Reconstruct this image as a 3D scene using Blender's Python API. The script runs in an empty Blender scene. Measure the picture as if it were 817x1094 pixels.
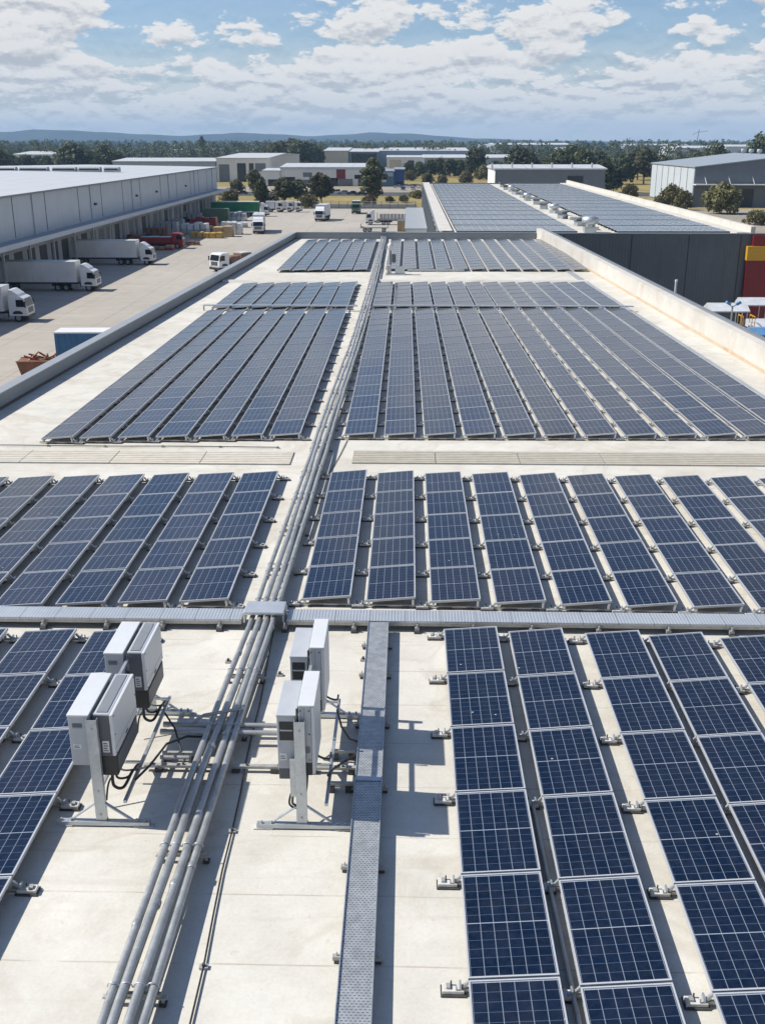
import bpy, bmesh, math, random
from mathutils import Vector, Matrix, noise as mnoise
R = math.radians
rnd = random.Random(7)
sc = bpy.context.scene
COL = sc.collection

# ------------------------------------------------------------------ camera
PW, PH, FPX = 817, 1094, 1093.0
HOR, VPX = 150.0, 437.0
ZR = 12.0                                     # height of the roof deck above the ground
CAM = Vector((0, 0, 20))
TH = math.atan((PH/2-HOR)/FPX)
PSI = math.atan((VPX-PW/2)*math.cos(TH)/FPX)
cd = bpy.data.cameras.new('camera'); cam = bpy.data.objects.new('camera', cd); COL.objects.link(cam)
cam.location = CAM
cam.rotation_euler = (math.pi/2-TH, 0, PSI)
cd.sensor_fit = 'HORIZONTAL'; cd.sensor_width = 36; cd.lens = 36*FPX/PW
cd.clip_start = .1; cd.clip_end = 40000
sc.camera = cam
FW = Vector((-math.sin(PSI)*math.cos(TH), math.cos(PSI)*math.cos(TH), -math.sin(TH)))
RT = Vector((math.cos(PSI), math.sin(PSI), 0)); UP = RT.cross(FW)
def ray(px, py): return FW*FPX + RT*(px-PW/2) - UP*(py-PH/2)
def G(px, py, z=0.0):                         # survey: where a sight line meets the level z
    d = ray(px, py); return CAM + d*((z-CAM.z)/d.z)
def AY(px, py, Y):                            # ... or the upright plane y = Y
    d = ray(px, py); return CAM + d*(Y/d.y)
def pix(p):
    v = Vector(p)-CAM; w = v.dot(FW)
    return (PW/2+FPX*v.dot(RT)/w, PH/2-FPX*v.dot(UP)/w) if w > .1 else (-9999, -9999)

# ------------------------------------------------------------------ materials
MATS = {}
def nd(nt, t, **k):
    n = nt.nodes.new(t)
    for a, b in k.items(): setattr(n, a, b)
    return n
def math_(nt, op, a, b=None, c=None):
    n = nd(nt, 'ShaderNodeMath', operation=op)
    for i, v in enumerate((a, b, c)):
        if v is None: continue
        if isinstance(v, (int, float)): n.inputs[i].default_value = v
        else: nt.links.new(v, n.inputs[i])
    return n.outputs[0]
def mix_(nt, f, a, b):
    n = nd(nt, 'ShaderNodeMix', data_type='RGBA')
    for s, v in ((0, f), (6, a), (7, b)):
        if isinstance(v, (int, float)): n.inputs[s].default_value = v
        elif isinstance(v, tuple): n.inputs[s].default_value = (*v[:3], 1)
        else: nt.links.new(v, n.inputs[s])
    return n.outputs[2]
def ramp_(nt, fac, stops):
    n = nd(nt, 'ShaderNodeValToRGB'); nt.links.new(fac, n.inputs[0])
    e = n.color_ramp.elements
    while len(e) < len(stops): e.new(.5)
    for el, (p, c) in zip(e, stops):
        el.position = p; el.color = (c, c, c, 1) if isinstance(c, (int, float)) else (*c, 1)
    return n.outputs[0]
def noise_(nt, vec, scale, detail=4, rough=.55, dist=0):
    n = nd(nt, 'ShaderNodeTexNoise'); n.inputs['Scale'].default_value = scale
    n.inputs['Detail'].default_value = detail; n.inputs['Roughness'].default_value = rough
    n.inputs['Distortion'].default_value = dist
    if vec is not None: nt.links.new(vec, n.inputs['Vector'])
    return n.outputs[0]
def newmat(name):
    m = bpy.data.materials.new(name); m.use_nodes = True
    nt = m.node_tree; bs = nt.nodes['Principled BSDF']
    MATS[name] = m
    return m, nt, bs
def setin(bs, **k):
    for a, v in k.items():
        a = a.replace('_', ' ')
        bs.inputs[a].default_value = (*v, 1) if isinstance(v, tuple) and len(v) == 3 else v
def mat(name, col, rough=.6, metal=0., var=.18, scale=3., bump=0., bscale=40., rvar=0., stain=None, spec=.5, obrand=0.):
    """plain surface: colour broken up by two sizes of noise, optional stains and bump"""
    m, nt, bs = newmat(name)
    co = nd(nt, 'ShaderNodeTexCoord').outputs['Object']
    n1 = noise_(nt, co, scale, 5, .6); n2 = noise_(nt, co, scale*7, 3, .6)
    f = math_(nt, 'ADD', math_(nt, 'MULTIPLY', n1, .7), math_(nt, 'MULTIPLY', n2, .3))
    f = ramp_(nt, f, [(.3, 0.), (.7, 1.)])
    c = mix_(nt, f, tuple(x*(1-var) for x in col), tuple(min(1, x*(1+var)) for x in col))
    if stain:
        s = ramp_(nt, noise_(nt, co, scale*.45, 7, .7, .6), [(.52, 0.), (.72, stain[1])])
        c = mix_(nt, s, c, stain[0])
    if obrand:
        oi = nd(nt, 'ShaderNodeObjectInfo').outputs['Random']
        k = math_(nt, 'MULTIPLY_ADD', oi, 2*obrand, 1-obrand)
        h = nd(nt, 'ShaderNodeHueSaturation'); nt.links.new(k, h.inputs['Value']); nt.links.new(c, h.inputs['Color']); c = h.outputs[0]
    nt.links.new(c, bs.inputs['Base Color'])
    setin(bs, Roughness=rough, Metallic=metal, Specular_IOR_Level=spec)
    if rvar:
        nt.links.new(math_(nt, 'MULTIPLY_ADD', f, rvar, rough-rvar/2), bs.inputs['Roughness'])
    if bump:
        b = nd(nt, 'ShaderNodeBump'); b.inputs['Strength'].default_value = bump; b.inputs['Distance'].default_value = .01
        nt.links.new(noise_(nt, co, bscale, 4), b.inputs['Height']); nt.links.new(b.outputs[0], bs.inputs['Normal'])
    return m

def roof_mat():
    m, nt, bs = newmat('roof_membrane')
    co = nd(nt, 'ShaderNodeTexCoord').outputs['Object']
    sp = nd(nt, 'ShaderNodeSeparateXYZ'); nt.links.new(co, sp.inputs[0])
    big = noise_(nt, co, .22, 6, .65, .4); mid = noise_(nt, co, 1.3, 6, .65); fine = noise_(nt, co, 22, 4, .7)
    f = math_(nt, 'ADD', math_(nt, 'ADD', math_(nt, 'MULTIPLY', big, .4), math_(nt, 'MULTIPLY', mid, .35)), math_(nt, 'MULTIPLY', fine, .25))
    c = mix_(nt, ramp_(nt, f, [(.34, 0.), (.64, 1.)]), (.48, .455, .39), (.69, .66, .585))
    # rusty / tan dirt blooms
    st = ramp_(nt, noise_(nt, co, .75, 8, .72, .8), [(.52, 0.), (.72, .6)])
    c = mix_(nt, st, c, (.44, .375, .285))
    sk = ramp_(nt, noise_(nt, co, 5.5, 5, .7), [(.62, 0.), (.72, .6)])
    c = mix_(nt, sk, c, (.38, .33, .27))
    pd = noise_(nt, co, .32, 3, .5, 1.2)
    rg = ramp_(nt, pd, [(.50, 0.), (.535, .34), (.555, .12), (.70, .06)])
    c = mix_(nt, rg, c, (.41, .355, .28))
    sc_ = ramp_(nt, noise_(nt, co, 38., 2, .5), [(.70, 0.), (.76, .55)])
    c = mix_(nt, sc_, c, (.30, .27, .23))
    # streaks dragged along x by water
    mp = nd(nt, 'ShaderNodeMapping'); mp.inputs['Scale'].default_value = (.25, 3.2, 1); nt.links.new(co, mp.inputs[0])
    sr = ramp_(nt, noise_(nt, mp.outputs[0], 1.1, 6, .7), [(.56, 0.), (.8, .45)])
    c = mix_(nt, sr, c, (.43, .37, .30))
    # welded laps between membrane sheets: thin dirty lines across the roof, slightly wavy
    wob = math_(nt, 'MULTIPLY', noise_(nt, co, .8, 3), .05)
    y = math_(nt, 'ADD', sp.outputs[1], wob)
    fr = math_(nt, 'FRACT', math_(nt, 'MULTIPLY', y, 1/1.04))
    ln = ramp_(nt, fr, [(0., 1.), (.016, 0.), (.985, 0.), (1., 1.)])
    dirt = ramp_(nt, noise_(nt, co, 1.7, 4), [(.38, .05), (.6, .75)])
    c = mix_(nt, math_(nt, 'MULTIPLY', ln, dirt), c, (.36, .29, .22))
    nt.links.new(c, bs.inputs['Base Color'])
    setin(bs, Roughness=.8, Specular_IOR_Level=.3)
    b = nd(nt, 'ShaderNodeBump'); b.inputs['Strength'].default_value = .35; b.inputs['Distance'].default_value = .012
    h = math_(nt, 'ADD', math_(nt, 'MULTIPLY', mid, 1.0), math_(nt, 'MULTIPLY', fine, .35))
    h = math_(nt, 'ADD', h, math_(nt, 'MULTIPLY', math_(nt, 'FRACT', math_(nt, 'MULTIPLY', y, 1/1.04)), .4))
    nt.links.new(h, b.inputs['Height']); nt.links.new(b.outputs[0], bs.inputs['Normal'])
    return m
roof_mat()

def cell_mat(name, far=False):
    """six strings of blue cells, white ribbon gaps, a wider gap at mid length; UV counts cells"""
    m, nt, bs = newmat(name)
    uv = nd(nt, 'ShaderNodeTexCoord').outputs['UV']
    sp = nd(nt, 'ShaderNodeSeparateXYZ'); nt.links.new(uv, sp.inputs[0])
    U, V = sp.outputs[0], sp.outputs[1]
    def line(x, w):
        fr = math_(nt, 'FRACT', x)
        d = math_(nt, 'MINIMUM', fr, math_(nt, 'SUBTRACT', 1., fr))
        return math_(nt, 'LESS_THAN', d, w)
    col = line(U, .026)
    row = line(V, .022)
    midl = line(math_(nt, 'MULTIPLY', V, 1/6.), .008)
    fl = nd(nt, 'ShaderNodeVectorMath', operation='FLOOR'); nt.links.new(uv, fl.inputs[0])
    oi = nd(nt, 'ShaderNodeObjectInfo').outputs['Random']
    if far:
        geo = nd(nt, 'ShaderNodeNewGeometry').outputs['Random Per Island']; oi = geo
    ad = nd(nt, 'ShaderNodeVectorMath', operation='ADD'); nt.links.new(fl.outputs[0], ad.inputs[0])
    cb = nd(nt, 'ShaderNodeCombineXYZ'); nt.links.new(math_(nt, 'MULTIPLY', oi, 97.), cb.inputs[0]); nt.links.new(cb.outputs[0], ad.inputs[1])
    wn = nd(nt, 'ShaderNodeTexWhiteNoise'); nt.links.new(ad.outputs[0], wn.inputs['Vector'])
    base = mix_(nt, wn.outputs['Value'], (.0010, .0055, .0155), (.0024, .0092, .026))
    base = mix_(nt, math_(nt, 'MULTIPLY', oi, .5), base, (.005, .011, .030))
    if far: base = mix_(nt, math_(nt, 'MULTIPLY_ADD', oi, .4, .5), base, (.030, .038, .060))  # greyer base paints the sky reflection into the far cells
    else:
        oc = nd(nt, 'ShaderNodeObjectInfo').outputs['Color']; sr_ = nd(nt, 'ShaderNodeSeparateColor'); nt.links.new(oc, sr_.inputs[0])
        base = mix_(nt, sr_.outputs[0], base, (.022, .026, .046))
    ws = nd(nt, 'ShaderNodeVectorMath', operation='ADD'); nt.links.new(uv, ws.inputs[0]); nt.links.new(cb.outputs[0], ws.inputs[1])
    cr = noise_(nt, ws.outputs[0], 2.2, 5, .7)
    base = mix_(nt, ramp_(nt, cr, [(.35, 0.), (.75, .5)]), base, (.005, .0145, .04))
    c = mix_(nt, math_(nt, 'MULTIPLY', row, .75 if not far else .2), base, (.10, .14, .21))
    c = mix_(nt, math_(nt, 'MULTIPLY', col, .55 if not far else .25), c, (.36, .41, .48))
    c = mix_(nt, math_(nt, 'MULTIPLY', midl, .7 if not far else .4), c, (.40, .45, .52))
    # dust film, thicker along the low edge
    du = ramp_(nt, noise_(nt, ws.outputs[0], .55, 6, .7), [(.4, .0), (.8, .05)])
    c = mix_(nt, du, c, (.30, .28, .26))
    dv = nd(nt, 'ShaderNodeTexVoronoi'); dv.inputs['Scale'].default_value = .42; nt.links.new(ws.outputs[0], dv.inputs['Vector'])
    dn = math_(nt, 'ADD', dv.outputs['Distance'], math_(nt, 'MULTIPLY', noise_(nt, ws.outputs[0], 9., 3), .07))
    dsp = nd(nt, 'ShaderNodeSeparateColor'); nt.links.new(dv.outputs['Color'], dsp.inputs[0])
    dd = math_(nt, 'MULTIPLY', math_(nt, 'LESS_THAN', dn, .085), math_(nt, 'GREATER_THAN', dsp.outputs[0], .80))
    c = mix_(nt, math_(nt, 'MULTIPLY', dd, .75), c, (.50, .50, .46))
    nt.links.new(c, bs.inputs['Base Color'])
    setin(bs, Roughness=.12, IOR=1.5, Specular_IOR_Level=.48)
    nt.links.new(math_(nt, 'MULTIPLY_ADD', cr, .16 if not far else .03, .06 if not far else .13), bs.inputs['Roughness'])
    return m
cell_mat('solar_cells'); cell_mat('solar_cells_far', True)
mat('panel_sky_sheen', (.20, .235, .27), .16, 0, .22, .25, 0, 1, .1)  # neighbour panels: sky reflected at a grazing angle, put into a pale base colour

def ribbed(name, col, axis=1, pitch=.25, rough=.5, metal=0., bump=.6, var=.12, stain=None, lines=None, dist=.03):
    """profiled sheet: ribs as bump along one axis; optional darker joints every 'lines' metres"""
    m, nt, bs = newmat(name)
    co = nd(nt, 'ShaderNodeTexCoord').outputs['Object']
    sp = nd(nt, 'ShaderNodeSeparateXYZ'); nt.links.new(co, sp.inputs[0])
    x = sp.outputs[axis]
    n1 = noise_(nt, co, .35, 6, .65); n2 = noise_(nt, co, 4., 4, .6)
    f = ramp_(nt, math_(nt, 'ADD', math_(nt, 'MULTIPLY', n1, .65), math_(nt, 'MULTIPLY', n2, .35)), [(.32, 0.), (.68, 1.)])
    c = mix_(nt, f, tuple(v*(1-var) for v in col), tuple(min(1, v*(1+var)) for v in col))
    if stain:
        mp = nd(nt, 'ShaderNodeMapping'); mp.inputs['Scale'].default_value = (1.2, 1.2, .12); nt.links.new(co, mp.inputs[0])
        c = mix_(nt, ramp_(nt, noise_(nt, mp.outputs[0], 1.2, 6, .7), [(.5, 0.), (.8, .5)]), c, stain)
    if lines:
        fr = math_(nt, 'FRACT', math_(nt, 'MULTIPLY', x, 1./lines))
        c = mix_(nt, math_(nt, 'MULTIPLY', math_(nt, 'LESS_THAN', fr, .02), .7), c, tuple(v*.3 for v in col))
    nt.links.new(c, bs.inputs['Base Color']); setin(bs, Roughness=rough, Metallic=metal)
    tri = math_(nt, 'PINGPONG', x, pitch/2)
    h = ramp_(nt, math_(nt, 'MULTIPLY', tri, 2./pitch), [(.25, 0.), (.45, 1.)])
    b = nd(nt, 'ShaderNodeBump'); b.inputs['Strength'].default_value = bump; b.inputs['Distance'].default_value = dist
    nt.links.new(h, b.inputs['Height']); nt.links.new(b.outputs[0], bs.inputs['Normal'])
    return m

def perforated(name, col, du, dv, hole=.30, across=0, along=1):
    """galvanised tray sheet with rows of punched slots"""
    m, nt, bs = newmat(name)
    co = nd(nt, 'ShaderNodeTexCoord').outputs['Object']
    sp = nd(nt, 'ShaderNodeSeparateXYZ'); nt.links.new(co, sp.inputs[0])
    u = math_(nt, 'MULTIPLY', sp.outputs[across], 1/du); v = math_(nt, 'MULTIPLY', sp.outputs[along], 1/dv)
    u2 = math_(nt, 'ADD', u, math_(nt, 'MULTIPLY', math_(nt, 'FLOOR', v), .5))
    a = math_(nt, 'ABSOLUTE', math_(nt, 'SUBTRACT', math_(nt, 'FRACT', u2), .5))
    b_ = math_(nt, 'ABSOLUTE', math_(nt, 'SUBTRACT', math_(nt, 'FRACT', v), .5))
    hl = math_(nt, 'MULTIPLY', math_(nt, 'LESS_THAN', a, hole), math_(nt, 'LESS_THAN', b_, hole*.62))
    sp_n = noise_(nt, co, 9, 5, .7)
    c = mix_(nt, ramp_(nt, sp_n, [(.35, 0.), (.65, 1.)]), tuple(v_*.78 for v_ in col), tuple(v_*1.15 for v_ in col))
    c = mix_(nt, math_(nt, 'MULTIPLY', hl, .85), c, (.05, .055, .06))
    nt.links.new(c, bs.inputs['Base Color'])
    setin(bs, Roughness=.42)
    nt.links.new(math_(nt, 'MULTIPLY_ADD', hl, -.6, .6), bs.inputs['Metallic'])
    b = nd(nt, 'ShaderNodeBump'); b.inputs['Strength'].default_value = .5; b.inputs['Distance'].default_value = .004; b.invert = True
    nt.links.new(hl, b.inputs['Height']); nt.links.new(b.outputs[0], bs.inputs['Normal'])
    return m
perforated('perforated_tray', (.53, .54, .53), .044, .034)

mat('galv', (.50, .53, .55), .42, .65, .2, 8, .15, 60, .15)
mat('galv_old', (.42, .42, .40), .55, .4, .25, 9, .2, 50, .1, ((.28, .19, .12), .5))
mat('conduit_grey', (.385, .395, .39), .40, .45, .24, 5, .15, 80, .18, ((.25, .235, .21), .5))
mat('alu', (.62, .63, .64), .36, .55, .1, 6)
mat('frame_alu', (.52, .53, .54), .4, .25, .08, 4)
mat('backsheet', (.62, .62, .60), .7, 0, .08, 4)
mat('pad_white', (.60, .58, .53), .75, 0, .2, 12, .3, 60, 0, ((.32, .27, .2), .6))
mat('dark_iron', (.07, .07, .07), .6, .3, .3, 12)
mat('cover_rib', (.52, .55, .57), .42, .5, .1, 3)
ribbed('tray_cover', (.52, .55, .57), 0, .055, .42, .5, .8, .12, None, .61, .012)
mat('inv_white', (.60, .61, .615), .38, 0, .05, 4, .03, 200, .08, ((.52, .48, .42), .25))
mat('inv_lgrey', (.43, .45, .47), .45, 0, .06, 5, .05, 150, .1, ((.40, .37, .33), .3))
mat('inv_top', (.44, .46, .48), .42, .05, .07, 4, .05, 150, .1, ((.56, .54, .50), .35))
mat('inv_dark', (.095, .105, .12), .5, 0, .14, 5, .05, 150, .1, ((.2, .19, .17), .3))
mat('inv_black', (.022, .023, .025), .45, 0, .2, 6)
mat('label_white', (.66, .67, .67), .5, 0, .04, 8)
mat('label_ink', (.08, .08, .09), .6, 0, .1, 8)
mat('rubber', (.018, .018, .019), .55, 0, .2, 20)
mat('cable_brown', (.10, .08, .065), .6, 0, .25, 20)
mat('grating', (.42, .385, .31), .75, 0, .14, 4, .3, 30, 0, ((.33, .29, .22), .5))
mat('grating_pale', (.56, .51, .42), .75, 0, .12, 4, .3, 30, 0, ((.42, .37, .28), .5))
ribbed('walkway_mesh', (.50, .455, .365), 1, .07, .75, 0, .9, .14, None, None, .012)
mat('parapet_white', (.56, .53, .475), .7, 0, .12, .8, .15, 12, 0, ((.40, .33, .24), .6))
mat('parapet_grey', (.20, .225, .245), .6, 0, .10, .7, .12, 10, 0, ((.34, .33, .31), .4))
mat('coping', (.20, .22, .24), .5, .2, .12, 1.5)
mat('coping_light', (.34, .36, .375), .5, .3, .08, 1.5)
mat('gutter_grey', (.36, .38, .38), .55, .2, .18, 1.2, .1, 20, 0, ((.45, .36, .25), .4))
mat('rust_streak', (.50, .40, .29), .8, 0, .12, 1.1, 0, 1, 0, ((.40, .24, .12), .9))
mat('wall_concrete', (.33, .335, .335), .8, 0, .12, .5, .2, 6, 0, ((.3, .28, .25), .35))
ribbed('wall_dark', (.088, .106, .116), 0, .3, .55, .1, .4, .14, (.05, .055, .06))
mat('seam_dark', (.028, .03, .034), .6)
mat('wall_red', (.17, .006, .012), .5, 0, .12, 1)
mat('wall_yellow', (.55, .30, .02), .5, 0, .1, 1)
mat('glass_dark', (.012, .015, .018), .08, 0, .3, .6)
ribbed('wall_lightgrey', (.47, .51, .54), 1, .4, .55, .0, .35, .08, (.36, .38, .39))
ribbed('wall_bluegrey', (.30, .36, .42), 0, .5, .55, .0, .4, .1, (.24, .28, .31))
mat('wall_white', (.66, .66, .64), .6, 0, .08, .3, 0, 1, 0, ((.48, .45, .4), .35))
mat('wall_tan', (.50, .45, .36), .7, 0, .1, .3)
mat('wall_grey', (.14, .16, .175), .65, 0, .12, .3)
mat('wall_blue', (.012, .045, .16), .5, 0, .12, .4)
mat('wall_teal', (.06, .12, .15), .5, 0, .12, .4)
mat('wall_shade', (.13, .15, .17), .65, 0, .15, .4)
ribbed('roof_white', (.52, .53, .53), 0, .8, .5, .1, .3, .08, None, 6.2)
ribbed('roof_grey', (.30, .34, .37), 0, .6, .5, .2, .4, .1, None, 4.)
mat('door_dark', (.030, .033, .037), .6, 0, .35, 1.5)
mat('door_grey', (.15, .16, .17), .6, 0, .15, 1.2)
mat('skylight', (.55, .58, .58), .35, 0, .12, 1)
mat('truck_white', (.70, .71, .71), .35, 0, .06, .8, 0, 1, .05, ((.45, .42, .37), .3))
mat('trailer_white', (.68, .68, .67), .5, 0, .06, .6, 0, 1, 0, ((.45, .43, .39), .4))
mat('trailer_green', (.012, .17, .075), .5, 0, .15, .7)
mat('trailer_grey', (.36, .36, .35), .6, 0, .15, .8)
mat('truck_red', (.26, .02, .02), .4, 0, .2, 1.5)
mat('truck_green', (.10, .16, .09), .5, 0, .2, 1)
mat('truck_dark', (.03, .033, .035), .5, .1, .3, 2)
mat('tyre', (.015, .015, .016), .8)
mat('hub', (.35, .35, .35), .4, .5)
mat('headlamp', (.7, .72, .74), .1, 0, .05)
mat('lamp_red', (.4, .02, .02), .3)
mat('orange', (.45, .14, .03), .5)
mat('container_blue', (.035, .13, .26), .55, 0, .15, .9, 0, 1, 0, ((.25, .16, .1), .35))
mat('wood', (.34, .22, .11), .75, 0, .25, 2)
mat('crate_tan', (.42, .30, .16), .75, 0, .2, 1.5)
mat('skip_rust', (.20, .085, .045), .7, 0, .35, 1.5)
mat('wrap_white', (.55, .57, .58), .35, 0, .2, 1.2)
mat('wrap_grey', (.33, .36, .38), .45, 0, .2, 1.2)
mat('tarp_gold', (.45, .29, .08), .7, 0, .3, 1)
mat('tarp_blue', (.12, .28, .50), .5, 0, .2, 1)
mat('load_brown', (.20, .11, .07), .8, 0, .35, 1.2)
for n, c in (('car_white', (.68, .69, .69)), ('car_silver', (.38, .39, .40)), ('car_black', (.02, .021, .023)), ('car_blue', (.03, .07, .2)), ('car_red', (.28, .02, .02))):
    mat(n, c, .3, .1, .04, .5)
mat('concrete_yard', (.42, .385, .335), .85, 0, .10, .05)
mat('bay_paint', (.52, .49, .42), .8, 0, .2, 1.5, 0, 1, 0, ((.36, .32, .27), .9))
mat('bark', (.16, .12, .09), .9, 0, .3, 2, .3, 8)

def yard_mat():
    m = MATS['concrete_yard']; nt = m.node_tree; nt.nodes.clear()
    out = nd(nt, 'ShaderNodeOutputMaterial'); bs = nd(nt, 'ShaderNodeBsdfPrincipled'); nt.links.new(bs.outputs[0], out.inputs[0])
    co = nd(nt, 'ShaderNodeTexCoord').outputs['Object']
    sp = nd(nt, 'ShaderNodeSeparateXYZ'); nt.links.new(co, sp.inputs[0])
    a = noise_(nt, co, .035, 6, .6, .3); b = noise_(nt, co, .4, 6, .65); d = noise_(nt, co, 4, 4, .7)
    f = math_(nt, 'ADD', math_(nt, 'ADD', math_(nt, 'MULTIPLY', a, .45), math_(nt, 'MULTIPLY', b, .35)), math_(nt, 'MULTIPLY', d, .2))
    c = mix_(nt, ramp_(nt, f, [(.36, 0.), (.62, 1.)]), (.34, .305, .255), (.46, .42, .36))
    # slab-by-slab tone
    fx = math_(nt, 'FLOOR', math_(nt, 'MULTIPLY', sp.outputs[0], 1/6.)); fy = math_(nt, 'FLOOR', math_(nt, 'MULTIPLY', sp.outputs[1], 1/9.))
    cb = nd(nt, 'ShaderNodeCombineXYZ'); nt.links.new(fx, cb.inputs[0]); nt.links.new(fy, cb.inputs[1])
    wn = nd(nt, 'ShaderNodeTexWhiteNoise'); nt.links.new(cb.outputs[0], wn.inputs[0])
    c = mix_(nt, math_(nt, 'MULTIPLY', wn.outputs['Value'], .3), c, (.36, .32, .27))
    for ax, p in ((0, 6.), (1, 9.)):
        fr = math_(nt, 'FRACT', math_(nt, 'MULTIPLY', sp.outputs[ax], 1/p))
        c = mix_(nt, math_(nt, 'MULTIPLY', math_(nt, 'LESS_THAN', fr, .1/p), .55), c, (.20, .17, .14))
    # tyre tracks and oil
    mp = nd(nt, 'ShaderNodeMapping'); mp.inputs['Scale'].default_value = (.5, .05, 1); mp.inputs['Rotation'].default_value = (0, 0, .25); nt.links.new(co, mp.inputs[0])
    c = mix_(nt, ramp_(nt, noise_(nt, mp.outputs[0], 1.2, 5, .6), [(.55, 0.), (.75, .35)]), c, (.27, .24, .21))
    c = mix_(nt, ramp_(nt, noise_(nt, co, .6, 5, .6), [(.66, 0.), (.75, .6)]), c, (.20, .18, .16))
    nt.links.new(c, bs.inputs['Base Color']); setin(bs, Roughness=.85, Specular_IOR_Level=.3)
yard_mat()

def ground_mat(name, cols, scale):
    m, nt, bs = newmat(name)
    co = nd(nt, 'ShaderNodeTexCoord').outputs['Object']
    a = noise_(nt, co, scale, 7, .65, .5); b = noise_(nt, co, scale*14, 5, .7)
    c = mix_(nt, ramp_(nt, a, [(.38, 0.), (.6, 1.)]), cols[0], cols[1])
    c = mix_(nt, ramp_(nt, b, [(.45, 0.), (.68, .8)]), c, cols[2])
    nt.links.new(c, bs.inputs['Base Color']); setin(bs, Roughness=.95, Specular_IOR_Level=.2)
    return m
ground_mat('ground_dry', ((.13, .12, .06), (.07, .085, .04), (.20, .17, .09)), .004)
ground_mat('grass_gold', ((.36, .26, .10), (.24, .20, .075), (.14, .13, .05)), .03)
ground_mat('asphalt', ((.055, .055, .056), (.075, .073, .07), (.10, .095, .09)), .05)
ground_mat('gravel_pale', ((.36, .32, .26), (.28, .25, .2), (.20, .18, .14)), .05)
ground_mat('hill_bush', ((.030, .042, .038), (.055, .065, .055), (.028, .040, .036)), .004)

def leaf_mat(name, a, b, tr=.25):
    m, nt, bs = newmat(name)
    geo = nd(nt, 'ShaderNodeNewGeometry').outputs['Random Per Island']
    oi = nd(nt, 'ShaderNodeObjectInfo').outputs['Random']
    c = mix_(nt, geo, a, b)
    h = nd(nt, 'ShaderNodeHueSaturation'); nt.links.new(c, h.inputs['Color'])
    nt.links.new(math_(nt, 'MULTIPLY_ADD', oi, .5, .75), h.inputs['Value'])
    nt.links.new(math_(nt, 'MULTIPLY_ADD', oi, .03, .485), h.inputs['Hue'])
    nt.links.new(h.outputs[0], bs.inputs['Base Color']); setin(bs, Roughness=.6, Specular_IOR_Level=.25)
    t = nd(nt, 'ShaderNodeBsdfTranslucent'); nt.links.new(h.outputs[0], t.inputs[0])
    ms = nd(nt, 'ShaderNodeMixShader'); ms.inputs[0].default_value = tr
    nt.links.new(bs.outputs[0], ms.inputs[1]); nt.links.new(t.outputs[0], ms.inputs[2])
    nt.links.new(ms.outputs[0], nt.nodes['Material Output'].inputs[0])
    return m
leaf_mat('leaf_gum', (0.065, 0.078, 0.034), (0.15, 0.15, 0.075))
leaf_mat('leaf_dark', (0.042, 0.058, 0.026), (0.105, 0.118, 0.052))
leaf_mat('leaf_olive', (0.09, 0.086, 0.034), (0.19, 0.165, 0.07))
leaf_mat('leaf_far', (0.042, 0.056, 0.032), (0.105, 0.112, 0.058))

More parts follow.
